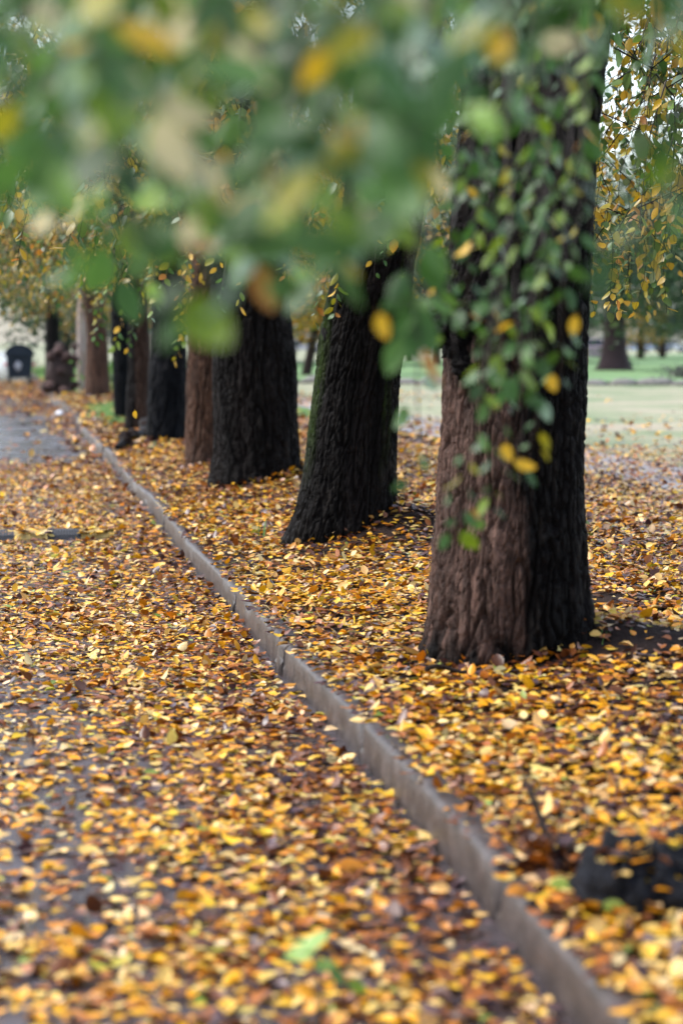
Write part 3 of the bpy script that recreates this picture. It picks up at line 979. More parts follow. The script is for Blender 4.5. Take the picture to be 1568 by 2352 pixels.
nn = LN['pos'][:, 1] < 7.5
parts = [scatter(*sub(LN, mask & nn), variants(TS_NEAR, 14, 21, .6), 30), scatter(*sub(LN, mask & ~nn), near_t, 31), scatter(LM['pos'], LM['R'], LM['size'], LM['col'], variants(TS_MID, 12, 22, .6), 32),
         scatter(LM2['pos'], LM2['R'], LM2['size'], LM2['col'], variants(TS_FAR, 10, 27, .6), 34),
         scatter(LF['pos'], LF['R'], LF['size'], LF['col'], variants(TS_FAR, 8, 23, .7), 33)]
Vs, Ts, Cs, n = [], [], [], 0
for v, t, c in parts:
    Vs.append(v); Ts.append(t + n); Cs.append(c); n += len(v)
lit = link('leaf_litter', build_mesh('leaf_litter', np.concatenate(Vs), np.concatenate(Ts), np.concatenate(Cs)), M['leaf_litter'])
tag(lit, 'thick carpet of yellow and brown fallen leaves over road and verge', 'fallen leaves', kind='stuff')

fine_t = variants(TS_FINE, 6, 24, .7, serr=.05, stem=True)
leafmesh = {}
for i in sel:
    k, v = int(LN['k'][i]), int(i) % 6
    if (k, v) not in leafmesh:
        tv, tt_, te = fine_t[v]
        me = build_mesh('fallen_leaf', tv, tt_, PAL_LITTER[k][None] * (1 - .25 * te[:, None] * (v / 6)))
        me.materials.append(M['leaf_litter']); leafmesh[(k, v)] = me
    o = link('fallen_leaf', leafmesh[(k, v)])
    s = LN['size'][i]
    Mx = Matrix(LN['R'][i].tolist()).to_4x4()
    o.matrix_world = Matrix.Translation(LN['pos'][i].tolist()) @ Mx @ Matrix.Diagonal((s, s, s, 1))
    where = 'road' if LN['u'][i] < 0 else ('kerb top' if LN['u'][i] < KW else 'verge')
    ppx, ppy, _ = proj(LN['pos'][i])
    if where == 'road': spot = 'against the kerb' if LN['u'][i] > -.22 else ('at the left edge of the picture' if ppx < 260 else ('at the very bottom of the picture' if ppy > 2230 else 'near the green seedling'))
    else: spot = 'near the dark stump' if where == 'verge' else 'near the camera'
    tag(o, f'{COLNAME[k]} fallen leaf on the {where} {spot}', 'leaf', f'nearest {COLNAME[k]} fallen leaves on the {where} {spot}')

# ------------------------------------------------------------------ hanging branches in front
PAL_HANG = np.array([(.026, .075, .010), (.046, .125, .020), (.085, .190, .036), (.145, .235, .012), (.33, .30, .015), (.70, .42, .015), (.70, .58, .30), (.42, .18, .03), (.26, .43, .09), (.23, .34, .23)])  # last entry: pale green painted in as sky highlights on the leaves
hero_t = variants(TS_FINE, 5, 25, .55, serr=.04, stem=True)
hang_mesh = {}
HANG_NAMES = ['green', 'green', 'light green', 'yellow-green', 'olive yellow', 'golden yellow', 'cream', 'orange', 'bright green', 'sky-highlight green']


def hang_leaf(parent, pos, ydir, nrm, size, k, origin):
    v = random.randrange(5)
    if (k, v) not in hang_mesh:
        tv, tt_, te = hero_t[v]
        c = PAL_HANG[k][None] * (1 + .15 * (te[:, None] - .5)) if k < 4 or k > 7 else PAL_HANG[k][None] * (1 - .2 * te[:, None])
        me = build_mesh('leaf', tv, tt_, np.clip(c, 0, .8)); me.materials.append(M['leaf_hang']); hang_mesh[(k, v)] = me
    o = link('leaf', hang_mesh[(k, v)], None, parent)
    y = Vector(ydir).normalized(); z = Vector(nrm); z = (z - y * z.dot(y)).normalized(); x = y.cross(z)
    Mx = Matrix((x, y, z)).transposed().to_4x4()
    o.matrix_local = Matrix.Translation(Vector(pos) - Vector(origin)) @ Mx @ Matrix.Diagonal((size * random.uniform(.75, 1.12), size, size, 1))
    return o


def hang_twig(parent, origin, pts_px, weights, step, size, r, rad=.0022, face=.7, extra=()):
    """pts_px: list of (px, py, depth) along the twig"""
    ctrl = np.array([P(*p) for p in pts_px])
    t = np.linspace(0, 1, len(ctrl)); tt_ = np.linspace(0, 1, max(6, 4 * len(ctrl)))
    pts = np.stack([np.interp(tt_, t, ctrl[:, i]) for i in range(3)], -1)
    pts[1:-1] = (pts[:-2] + 2 * pts[1:-1] + pts[2:]) / 4
    mb = MB(); mb.tube(pts - np.asarray(origin), rad * (1.9 - 1.4 * tt_), 6)
    tw = mb.build('twig', M['twig'], parent)
    L = np.linalg.norm(np.diff(pts, axis=0), axis=1); cum = np.concatenate([[0], np.cumsum(L)])
    n = max(2, int(cum[-1] / step))
    side = 1
    for s in (np.arange(n) + .5 + r.uniform(-.2, .2, n)) / n * cum[-1]:
        p = np.array([np.interp(s, cum, pts[:, i]) for i in range(3)])
        if not extra or extra(p):
            tg = np.array([np.interp(min(s + .02, cum[-1]), cum, pts[:, i]) for i in range(3)]) - p
            tg = tg / (np.linalg.norm(tg) + 1e-6)
            out = RT * side * r.uniform(.5, 1.1) + FH * r.normal(0, .55)
            yd = out * .8 + tg * .5 + np.array([0, 0, -r.uniform(.1, .9)])
            nr = -FH * face * r.uniform(-.2, 1.3) + np.array([0, 0, r.uniform(.1, 1.2)]) + RT * r.normal(0, .75) + FH * r.normal(0, .3)
            k = int(r.choice(len(PAL_HANG), p=np.array(weights) / sum(weights)))
            p = p + RT * side * abs(r.normal(0, .012)) + FH * r.normal(0, .015) - np.array([0, 0, abs(r.normal(0, .008))])
            hang_leaf(tw, p, yd, nr, size * r.uniform(.5, 1.3), k, origin)
            side = -side
    return tw


rg = np.random.default_rng(77)
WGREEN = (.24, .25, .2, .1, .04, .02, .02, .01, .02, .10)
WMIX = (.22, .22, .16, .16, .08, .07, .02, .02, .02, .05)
WYEL = (.03, .06, .08, .18, .28, .30, .02, .05, 0, 0)


def branch(label, arm, cat='branch', group=None, rad=.012):
    """an arm of wood above the frame, from which twigs hang"""
    pts = np.array([P(*a) for a in arm])
    root = empty('hanging_branch', pts[0], label, cat, group)
    mb = MB()
    t = np.linspace(0, 1, len(pts)); tt_ = np.linspace(0, 1, 14)
    pp = np.stack([np.interp(tt_, t, pts[:, i]) for i in range(3)], -1)
    mb.tube(pp - pts[0], rad * (1.2 - .8 * tt_), 8)
    mb.build('branch_wood', M['twig'], root)
    return root, pts[0]


def low_edge(x):
    return np.interp(x, [-60, 100, 200, 300, 420, 480, 560, 700, 820, 900, 1000, 1100], [430, 560, 640, 700, 700, 740, 690, 660, 640, 560, 420, 300])


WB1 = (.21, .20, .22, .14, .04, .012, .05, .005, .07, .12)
FG = (('close blurred branch of pale green leaves in the upper left corner', -150, 260, [(-900, -420, 3.4), (-300, -330, 3.1), (330, -260, 3.0)]),
      ('close blurred branch with cream and yellow leaves at the top, left of the middle', 260, 640, [(100, -400, 2.9), (400, -330, 2.8), (700, -270, 2.8)]),
      ('close blurred branch of large green leaves over the second and third trunks', 640, 1060, [(560, -420, 2.7), (800, -330, 2.75), (1120, -260, 2.8)]))
FGB = []
for lab, xa, xb, arm in FG:
    Bk, ok_ = branch(lab, arm, rad=.012)
    FGB.append((Bk, ok_, xa, xb))
    xs_ = np.arange(xa, xb, 24.0)
    for k, x in enumerate(xs_):
        d = rg.uniform(2.45, 3.6) if k % 3 else rg.uniform(3.4, 4.8)
        xe = x + rg.uniform(-170, 70)
        ye = float(low_edge(xe)) - rg.uniform(-60, 400) * (k % 3 > 0) - rg.uniform(-40, 60)
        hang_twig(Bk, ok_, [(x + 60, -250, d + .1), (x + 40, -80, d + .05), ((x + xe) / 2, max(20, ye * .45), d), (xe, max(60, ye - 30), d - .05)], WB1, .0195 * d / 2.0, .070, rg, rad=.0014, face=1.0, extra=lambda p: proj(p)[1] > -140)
B1, o1 = FGB[1][0], FGB[1][1]
# single leaves that stand out
for px, py, d, k, s, ax in ((340, 85, 2.5, 5, .085, .4), (200, 130, 2.8, 5, .07, .5), (430, 250, 2.55, 6, .08, .6), (400, 345, 2.5, 6, .095, 1.1), (815, 280, 2.7, 5, .08, -.9), (560, 465, 3.0, 5, .06, -.6), (450, 555, 3.2, 7, .07, .3), (480, 480, 3.0, 3, .075, -1.2), (130, 640, 3.6, 1, .06, 2.6), (610, 560, 2.7, 2, .09, .2), (740, 560, 2.6, 1, .11, .1), (860, 520, 2.7, 1, .10, -.5), (1030, 180, 2.6, 1, .12, -1.0), (100, 350, 2.7, 2, .1, .8), (540, 170, 2.6, 2, .1, .2), (300, 200, 2.6, 1, .1, .3), (640, 300, 2.6, 1, .1, -.2), (900, 190, 2.5, 1, .1, .9), (95, 515, 3.5, 6, .05, 2.4)):
    p = P(px, py, d); s = s * .85
    B1, o1 = [(q[0], q[1]) for q in FGB if px < q[3] or q is FGB[2]][0]
    yd = RT * math.cos(ax) - UP * math.sin(ax)
    mb = MB(); q0 = p - yd * s * .5
    q1 = P(px + rg.uniform(-60, 60), -260, d + .15)
    tt_ = np.linspace(0, 1, 6)[:, None]
    mb.tube((q0 * (1 - tt_) + q1 * tt_ + np.array([0, .03, 0]) * np.sin(tt_ * 3.1)) - o1, .0011, 5)
    tw = mb.build('twig', M['twig'], B1)
    hang_leaf(tw, q0, yd, -FH * .8 + np.array([0, 0, .8]) + RT * .2, s, k, o1)

B2, o2 = branch('large dark green leaves hanging between the second and the nearest trunk', [(1010, -380, 4.6), (960, -200, 4.45), (930, -60, 4.4)], rad=.008)
hang_twig(B2, o2, [(930, -60, 4.4), (950, 300, 4.35), (960, 560, 4.3), (950, 700, 4.3), (965, 800, 4.3)], WGREEN, .04, .066, rg, extra=lambda p: proj(p)[1] > 430)
for px, py, k, s, ax in ((940, 770, 1, .10, 1.4), (880, 750, 5, .05, 1.3), (905, 820, 2, .07, 1.9), (975, 760, 1, .09, 1.2), (915, 690, 1, .07, 2.6), (1000, 600, 2, .07, 1.0)):
    p = P(px, py, 4.3); yd = RT * math.cos(ax) - UP * math.sin(ax)
    mb = MB(); q0 = p - yd * s * .5; q1 = P(955, py - 60, 4.3); mb.tube(np.array([q0, (q0 + q1) / 2 + np.array([0, 0, .01]), q1]) - o2, .0011, 5)
    tw = mb.build('twig', M['twig'], B2); hang_leaf(tw, q0, yd, -FH + np.array([0, 0, .4]), s, k, o2)

WB3 = (.40, .28, .07, .17, .05, .035, .0, .005, 0, .02)
B3b, o3b = branch('fine leafy shoots trailing over the top of the nearest trunk', [(1500, -330, 6.2), (1300, -240, 5.8), (1100, -190, 5.6), (930, -160, 5.5)], rad=.012)
for k in range(28):
    x = rg.uniform(950, 1390); d = rg.uniform(4.7, 6.3); ye = rg.uniform(180, 620) if k % 4 else rg.uniform(600, 760)
    xe = x + rg.uniform(-90, 40)
    hang_twig(B3b, o3b, [(x, -170, d), (x + rg.uniform(-30, 30), ye * .3, d), ((x + xe) / 2 + rg.uniform(-40, 40), ye * .65, d), (xe, ye, d)], WB3, .046, .048, rg, rad=.0014, face=.5, extra=lambda p: proj(p)[1] > -60)
B3, o3 = branch('slender leafy shoots drooping in front of the nearest trunk', [(1600, -330, 6.0), (1350, -240, 5.7), (1150, -190, 5.5), (950, -160, 5.4)], rad=.012)
SH = ([(1150, -160, 6.8), (1130, 150, 6.7), (1090, 420, 6.7), (1060, 640, 6.8), (1075, 760, 6.8)], [(1220, -180, 6.8), (1230, 120, 6.6), (1180, 420, 6.6), (1150, 700, 6.5), (1130, 1000, 6.5), (1110, 1190, 6.5)],
      [(1260, -180, 7.0), (1270, 200, 6.9), (1240, 500, 6.8), (1220, 760, 6.8), (1225, 960, 6.8), (1190, 1110, 6.8)], [(1100, -150, 6.8), (1050, 250, 6.9), (1030, 500, 7.0), (1000, 700, 7.0)],
      [(1300, -190, 6.9), (1330, 150, 6.8), (1300, 420, 6.8), (1290, 640, 6.7), (1270, 880, 6.7)], [(1180, -160, 6.5), (1160, 250, 6.5), (1170, 560, 6.4), (1110, 820, 6.4), (1085, 1010, 6.4), (1045, 1230, 6.4)],
      [(1240, -160, 6.2), (1200, 330, 6.2), (1190, 650, 6.2), (1195, 900, 6.3)], [(1200, -160, 6.5), (1150, 330, 6.5), (1130, 650, 6.5), (1100, 900, 6.5)], [(1330, -160, 6.3), (1300, 330, 6.3), (1250, 550, 6.3), (1240, 820, 6.3)],
      [(1160, -160, 7.2), (1120, 330, 7.2), (1140, 650, 7.2), (1160, 940, 7.2)], [(1010, -160, 7.2), (1000, 330, 7.2), (1020, 600, 7.2), (1040, 820, 7.2)])
for pts in SH:
    hang_twig(B3, o3, [(x + rg.uniform(-15, 15), y, d * .83 + rg.uniform(-.3, .3)) for x, y, d in pts], WB3, .030, .044, rg, rad=.0014, face=.45, extra=lambda p: proj(p)[1] > 330 and rg.uniform() < .68)
for px, py, k, s, ax in ((1205, 1068, 5, .062, .3), (1165, 1040, 5, .05, 1.2), (1085, 1190, 7, .05, 1.9), (1020, 1245, 1, .05, 2.0), (1318, 750, 5, .06, 1.7), (1268, 880, 5, .05, 1.3)):
    s = s * .85; p = P(px, py, 5.5); yd = RT * math.cos(ax) - UP * math.sin(ax)
    q0 = p - yd * s * .5; q1 = P(px + (1180 - px) * .3, py - 70, 5.5)
    mb = MB(); mb.tube(np.array([q0, (q0 + q1) / 2 + np.array([0, 0, .006]), q1]) - o3, .0011, 5)
    tw = mb.build('twig', M['twig'], B3); hang_leaf(tw, q0, yd, -FH + np.array([0, 0, .5]), s, k, o3)

B4, o4 = branch('grey-green trailing twig beside the edge of the nearest trunk', [(1000, -300, 5.6), (985, -180, 5.6), (975, -60, 5.6)], rad=.005)
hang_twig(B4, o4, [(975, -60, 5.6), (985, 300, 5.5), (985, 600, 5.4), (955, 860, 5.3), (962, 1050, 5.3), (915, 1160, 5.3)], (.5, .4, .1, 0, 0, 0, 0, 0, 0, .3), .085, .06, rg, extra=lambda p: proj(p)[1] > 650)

B5, o5 = branch('very blurred leafy spray entering from the right edge', [(2000, -120, 2.7), (1760, 120, 2.6), (1640, 300, 2.6)], rad=.008)
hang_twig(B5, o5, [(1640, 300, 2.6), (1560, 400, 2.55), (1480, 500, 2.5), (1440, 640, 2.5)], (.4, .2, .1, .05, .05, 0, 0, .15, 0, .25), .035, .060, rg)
hang_twig(B5, o5, [(1700, 200, 2.7), (1580, 250, 2.7), (1450, 330, 2.7)], (.3, .2, .2, .2, .2, 0, 0, 0, 0, .1), .04, .058, rg)
B6, o6 = branch('blurred green spray across the upper right corner', [(2000, -420, 2.9), (1700, -260, 2.8), (1300, -180, 2.75)], rad=.008)
for pts in ([(1700, -260, 2.8), (1560, -60, 2.8), (1440, 40, 2.75)], [(1560, -220, 2.8), (1380, -60, 2.8), (1230, 60, 2.75)], [(1400, -190, 2.8), (1200, -50, 2.75), (1080, 80, 2.7)], [(1650, -250, 3.1), (1600, 0, 3.0), (1530, 90, 3.0)], [(1600, -250, 2.6), (1500, -120, 2.6), (1350, -20, 2.6), (1200, 30, 2.6)], [(1450, -220, 2.6), (1250, -60, 2.6), (1100, 120, 2.6)], [(1420, -220, 3.4), (1300, -20, 3.4), (1210, 150, 3.4)], [(1330, -220, 3.6), (1190, 20, 3.6), (1130, 220, 3.6)]):
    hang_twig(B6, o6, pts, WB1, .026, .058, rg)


# twigs in focus: parts of the trees they hang from
def tree_twig(key, pts, w, step, size, rad=.0016, face=.8):
    t = TREES[key]
    return hang_twig(t, np.array(t.location), pts, w, step, size, rg, rad, face)


tree_twig('t2', [(800, 480, 16.1), (785, 580, 16.0), (775, 660, 15.9), (768, 725, 15.8)], WYEL, .030, .085)
tree_twig('t2', [(790, 500, 16.2), (755, 620, 16.1), (735, 690, 16.0), (715, 745, 16.0)], (.5, .4, 0, 0, .1, .05, 0, .1, 0, 0), .045, .06)
tree_twig('t2', [(870, 380, 15.9), (865, 520, 15.8), (858, 650, 15.8)], WYEL, .11, .05)
tree_twig('t2', [(900, 420, 15.9), (890, 520, 15.8), (878, 605, 15.8)], WGREEN, .06, .055)
tree_twig('t3', [(480, 420, 17.5), (490, 540, 17.3), (500, 620, 17.2)], WYEL, .05, .075)
tree_twig('t3', [(420, 480, 17.8), (385, 620, 17.5), (345, 735, 17.4)], WMIX, .05, .075)
tree_twig('t3', [(450, 500, 17.9), (425, 640, 17.6), (402, 700, 17.6)], WYEL, .05, .07)
tree_twig('t3', [(560, 560, 17.5), (555, 640, 17.2), (545, 720, 17.2)], WYEL, .07, .06)
tree_twig('t3', [(520, 600, 17.5), (505, 690, 17.4), (508, 745, 17.4)], WMIX, .08, .05)
for pts, w in (([(260, 600, 27), (240, 700, 27), (215, 790, 27)], WMIX), ([(300, 620, 27), (285, 720, 27), (262, 800, 27)], WYEL), ([(330, 640, 26), (310, 740, 26), (290, 815, 26)], WMIX), ([(200, 580, 28), (190, 660, 28), (160, 700, 28)], WYEL),
               ([(440, 620, 25), (425, 740, 25), (398, 835, 25)], WYEL), ([(420, 600, 25), (418, 700, 25), (408, 780, 25)], WYEL), ([(240, 560, 28), (225, 680, 28), (222, 760, 28)], WYEL), ([(150, 560, 30), (145, 640, 30), (130, 700, 30)], WMIX)):
    tree_twig('t4', pts, w, .055, .085, rad=.003)
# right of the nearest tree: yellow and green twigs against the sky
rq = np.random.default_rng(5)
for k in range(30):
    x0 = rq.uniform(1380, 1680); y0 = rq.uniform(-120, 380); ln = rq.uniform(150, 380)
    d = rq.uniform(12.2, 15.5)
    if 1370 < x0 < 1520 and 100 < y0 < 330 and k % 3: continue
    y1 = min(y0 + ln, 740 - rq.uniform(0, 60))
    hang_twig(TREES['t1'], np.array(TREES['t1'].location), [(x0, y0, d), (x0 - ln * .12, y0 + (y1 - y0) * .4, d), (x0 - ln * rq.uniform(-.1, .4), y1, d)], WYEL if y1 > 480 else WMIX, .065, .066, rq, .0022, .5)

rq = np.random.default_rng(6)
st, ln = [], []
for k in range(220):
    px, py, d = rq.uniform(1360, 1720), rq.uniform(-260, 520), rq.uniform(12.5, 19)
    if 1395 < px < 1535 and 90 < py < 310 and k % 3: continue
    st.append(P(px, py, d)); ln.append(min(rq.uniform(.5, 1.1), max(.2, (720 - py) * d / F)))
mb, L = strands(np.array(st) - np.array(TREES['t1'].location), np.array(ln), rq, .045, .070, np.array([.12, .12, .14, .28, .26, .07, .01]), HANG_T, 66, tw=.002, sway=.6)
link('crown', build_mesh('crown', *L), M['leaf_hang'], TREES['t1']); mb.build('twigs', M['bark'], TREES['t1'])

# ------------------------------------------------------------------ things along the road
def at_ground(px, py):
    return G(px, py)


# speed bump of black and yellow rubber blocks
g = at_ground(150, 1234)
sb = empty('speed_bump', (g[0], g[1], 0), 'low ribbed black and yellow rubber speed bump half covered by leaves', 'speed bump')
SEG = 75 * np.linalg.norm(g - CAM) / F
for k, px in enumerate(range(260 - 75, -900, -75)):
    c = P(px, 1234, g[1] / FH[1]); xr = g[0] + (px - 150) / 75 * SEG
    mb = MB(); n = 12
    for j in range(n):
        x0 = xr + SEG * (j + .08) / n; x1 = xr + SEG * (j + .92) / n
        prof = [(-.17, .0), (-.15, .032), (-.08, .062), (0, .070), (.08, .062), (.15, .032), (.17, 0)]
        Vv = [(x - g[0], y, z) for x in (x0, x1) for y, z in prof]
        m_ = len(prof)
        T = []
        for i in range(m_ - 1): T += [(i, m_ + i, m_ + i + 1), (i, m_ + i + 1, i + 1)]
        T += [(0, i, i + 1) for i in range(1, m_ - 1)] + [(m_, m_ + i + 1, m_ + i) for i in range(1, m_ - 1)]
        mb.add(np.array(Vv), T)
    mb.box((xr - g[0] + .004, -.16, .0), (xr - g[0] + SEG - .004, .16, .016))
    mb.build('rubber_block', M['yellow_rubber' if k % 2 == 0 else 'black_rubber'], sb, smooth=False)
# leaves lying on it
r = np.random.default_rng(9)
n = 110
xx = r.uniform(g[0] - .5, g[0] + .55, n); yy = g[1] + r.uniform(-.2, .1, n)
ok = ((xx - g[0] + 40 / 75 * SEG) % (2 * SEG) > SEG * .98) | (r.uniform(0, 1, n) < .15)
xx, yy = xx[ok], yy[ok]; n = len(xx)
c_, k_ = pick_cols(n, r, PAL_LITTER, W_LITTER)
Vl, Tl, Cl = scatter(np.stack([xx, yy, .066 - 1.2 * (yy - g[1]) ** 2 + .008], -1), rot_mats(r.uniform(0, 6.3, n), np.abs(r.normal(0, .3, n)), r.uniform(0, 6.3, n), r.uniform(0, 1, n) < .5), np.full(n, .075), c_, near_t, 2)
tag(link('leaf_litter', build_mesh('leaf_litter', Vl, Tl, Cl), M['leaf_litter']), 'scattered leaves resting on the rubber speed bump', 'fallen leaves', kind='stuff')

# waste bin
gb = at_ground(46, 884)
BIN_S = 1.09
bn = empty('waste_container', (gb[0], gb[1], 0), 'dark blue wheeled waste container with domed lid beside the kerb', 'waste container')
s = gb[1] / 83.0
Wb, Hb, Db = .43, 1.35, .65
mb = MB()
prof = [(-.37, .24), (.37, .24), (.43, .95), (-.43, .95)]
for y in (-Db, Db): pass
Vv = [(x, y, z) for y in (-Db, Db) for x, z in prof]
Tq = np.array([[0, 1, 2, 3], [7, 6, 5, 4], [0, 4, 5, 1], [1, 5, 6, 2], [2, 6, 7, 3], [3, 7, 4, 0]])
mb.add(np.array(Vv), np.concatenate([Tq[:, [0, 1, 2]], Tq[:, [0, 2, 3]]]))
mb.box((-.39, -Db - .03, .70), (.39, -Db + .001, .76)); mb.box((-.28, -Db - .02, .30), (-.22, -Db + .001, .72)); mb.box((.22, -Db - .02, .30), (.28, -Db + .001, .72))
mb.build('body', M['bin_plastic'], bn, smooth=False)
mb = MB()
th = np.linspace(0, math.pi, 13)
for i in range(12):
    pr = [(-.47 * math.cos(t), .96 + .34 * math.sin(t) ** .8) for t in th]
Vv = [(x, y, z) for y in (-Db - .05, Db + .05) for x, z in pr] + [(0, -Db - .05, .96), (0, Db + .05, .96)]
T = []
for i in range(12):
    T += [(i, 13 + i + 1, 13 + i), (i, i + 1, 13 + i + 1), (26, i + 1, i), (27, 13 + i, 13 + i + 1)]
mb.add(np.array(Vv), T)
mb.box((-.5, -Db - .08, .93), (.5, -Db - .03, .975)); mb.box((-.5, Db + .03, .93), (.5, Db + .08, .975)); mb.box((-.52, -Db - .08, .93), (-.465, Db + .08, .975)); mb.box((.465, -Db - .08, .93), (.52, Db + .08, .975))
mb.build('lid', M['bin_plastic'], bn, smooth=False)
for x in (-.32, .32):
    for y in (-.5, .5):
        mb = MB()
        mb.box((x - .05, y - .06, .12), (x + .05, y + .06, .25))
        mb.tube([(x - .045, y, .10), (x + .045, y, .10)], .10, 16)
        mb.build('wheel', M['tyre'], bn)
mb = MB(); mb.blob((-.05, -Db - .03, .62), (.11, .012, .13), seed=3, amp=.5, freq=1.6); mb.build('sticker', M['sticker'], bn)
for x in (-.46, .46):
    mb = MB(); mb.tube([(x - .05, -Db + .1, .66), (x + .05, -Db + .1, .66)], .045, 10); mb.box((x - .012, -Db - .02, .5), (x + .012, -Db + .06, .72)); mb.build('trunnion', M['reflector'], bn)


bn.scale = (BIN_S * .98, BIN_S, BIN_S)


# cars and van
def vehicle(name, loc, rz, label, cat, paint, L=4.2, Wd=1.72, H=1.45, van=False, group=None):
    root = empty(name, loc, label, cat, group)
    root.rotation_euler = (0, 0, rz)
    pm = simple_mat('paint ' + label[:18], tuple(c * .92 for c in paint), paint, .6, .25, 0)
    if van: prof = [(-.5, .22), (-.5, .95), (-.47, H / L * 0 + .98), (-.47, 1.0), (.30, 1.0), (.40, .56), (.5, .50), (.5, .22)]
    else: prof = [(-.5, .25), (-.5, .62), (-.44, .68), (-.36, .97), (-.12, 1.0), (.08, .97), (.22, .68), (.46, .60), (.5, .50), (.5, .25)]
    pts = np.array([(x * L, z * H) for x, z in prof])
    k = len(pts)
    Vv = []
    for y, f_ in ((-.5, .86), (-.47, 1), (.47, 1), (.5, .86)):
        for x, z in pts:
            yy = y * Wd * (1 - .18 * max(0, (z / H - .62)) / .38)
            Vv.append((x * (1 if f_ == 1 else .985), yy, z if f_ == 1 else H * .25 + (z - H * .25) * .97))
    T = []
    for a in range(3):
        for i in range(k):
            j = (i + 1) % k
            T += [(a * k + i, a * k + j, (a + 1) * k + j), (a * k + i, (a + 1) * k + j, (a + 1) * k + i)]
    T += [(0, i + 1, i) for i in range(1, k - 1)] + [(3 * k, 3 * k + i, 3 * k + i + 1) for i in range(1, k - 1)]
    mb = MB(); mb.add(np.array(Vv), T); mb.build('body', pm, root, smooth=False)
    zs = (.66, .92)
    for sy in (-1, 1):
        for x0, x1 in (((-.34, -.13), (-.11, .10)) if not van else ((.1, .3),)):
            mb = MB(); mb.box((x0 * L, sy * Wd * .46 - .02, zs[0] * H), (x1 * L, sy * Wd * .46 + .02, zs[1] * H)); mb.build('window', M['glass'], root, smooth=False)
    for xa, xb in (((.10, .21) if not van else (.31, .40)), ((-.43, -.375) if not van else (-.502, -.475))):
        mb = MB()
        za, zb = (.95 * H, .70 * H) if xa > 0 else (.70 * H, .94 * H)
        w = Wd * .42
        o_ = .02 * (1 if xa > 0 else -1)
        mb.add(np.array([(xa * L + o_ * 1.5, -w, za), (xa * L + o_ * 1.5, w, za), (xb * L + o_ * 1.5, w, zb), (xb * L + o_ * 1.5, -w, zb), (xa * L, -w, za - .03), (xa * L, w, za - .03), (xb * L, w, zb - .03), (xb * L, -w, zb - .03)]),
               [(0, 1, 2), (0, 2, 3), (4, 6, 5), (4, 7, 6), (0, 4, 5), (0, 5, 1), (2, 6, 7), (2, 7, 3)])
        mb.build('windscreen', M['glass'], root, smooth=False)
    for x in (-.31, .31):
        for sy in (-1, 1):
            mb = MB(); mb.tube([(x * L, sy * Wd * .5 - .1 * sy, .31), (x * L, sy * Wd * .5 + .01 * sy, .31)], .31, 18); wh = mb.build('wheel', M['tyre'], root)
            mb = MB(); mb.tube([(x * L, sy * Wd * .5 + .005 * sy, .31), (x * L, sy * Wd * .5 + .02 * sy, .31)], .19, 12); mb.build('rim', M['sticker'], wh)
    for y in (-.36, .36):
        mb = MB(); mb.blob((.49 * L, y * Wd, .48 * H), (.05, .14, .07), seed=2, amp=.05, nu=10, nv=7); mb.build('headlight', M['sticker'], root)
        mb = MB(); mb.blob((-.495 * L, y * Wd * 1.1, .55 * H), (.04, .07, .12), seed=2, amp=.05, nu=10, nv=7); mb.build('tail_light', M['reflector'], root)
    return root


pv = P(-60, 868, 99)
vehicle('parked_van', (pv[0] - .25, pv[1], .0), math.pi / 2, 'white van parked beyond the dark waste container', 'van', (.78, .78, .80), 5.0, 1.9, 2.0, True)
for px, d, rz, colr, nm in ((1352, 141, 1.35, (.32, .25, .27), 'mauve-grey car beside the conifer, half hidden by the nearest trunk'), (1395, 262, .1, (.72, .73, .78), 'far white car just before the conifer trunk in the distance'), (1452, 268, .15, (.35, .45, .66), 'far pale blue car seen just past the conifer trunk'),
                            (1500, 270, .1, (.16, .18, .24), 'far dark car between the white cars behind the park'), (1540, 272, .05, (.75, .75, .78), 'far white car at the right edge behind the park'), (700, 255, .1, (.45, .42, .46), 'far grey car seen between the second and third trunks'), (955, 262, .1, (.3, .32, .36), 'far slate car seen beside the nearest trunk')):
    p = P(px, 800, d)
    vehicle('parked_car', (p[0], p[1], .27), rz, nm, 'car', colr, group='cars beyond the park')
p = P(1342, 846, 128)
mb = MB(); mb.box((-.07, -.05, 0), (.07, .05, 1.0)); mb.box((-.09, -.07, 1.0), (.09, .07, 1.04)); mb.box((-.4, -.03, .5), (.07, -.05, .62))
o = mb.build('wooden_post', M['wood_post'], smooth=False); o.location = (p[0], p[1], .2); tag(o, 'orange wooden post in front of the mauve-grey car', 'post')

# gnarled stump beside the kerb
gs = at_ground(142, 902)
mb = MB(); r = np.random.default_rng(3); s = gs[1] / F
for k in range(46):
    px = r.uniform(112, 174); py = r.uniform(795, 900)
    rr = r.uniform(6, 13) * s
    cc = np.array([.060, .038, .035]) * r.uniform(.25, 2.2)
    mb.blob(P(px, py, gs[1] + r.uniform(-.15, .5)) - gs, (rr, rr, rr * .8), seed=k, amp=.6, freq=2.2, nu=14, nv=10, C=cc)
for k in range(7):
    mb.blob(P(r.uniform(95, 125), r.uniform(858, 895), gs[1] + r.uniform(-.1, .4)) - gs, np.array([9, 9, 8]) * s, seed=k + 60, amp=.6, freq=2, nu=14, nv=10, C=np.array([.07, .05, .045]))
mb.blob((0, .7, .5), (.36, .3, .75), seed=5, amp=.3, C=(.05, .035, .033))
o = mb.build('gnarled_stump', M['bark']); o.location = gs; tag(o, 'gnarled knotty brown stump behind the kerb near the waste container', 'stump')

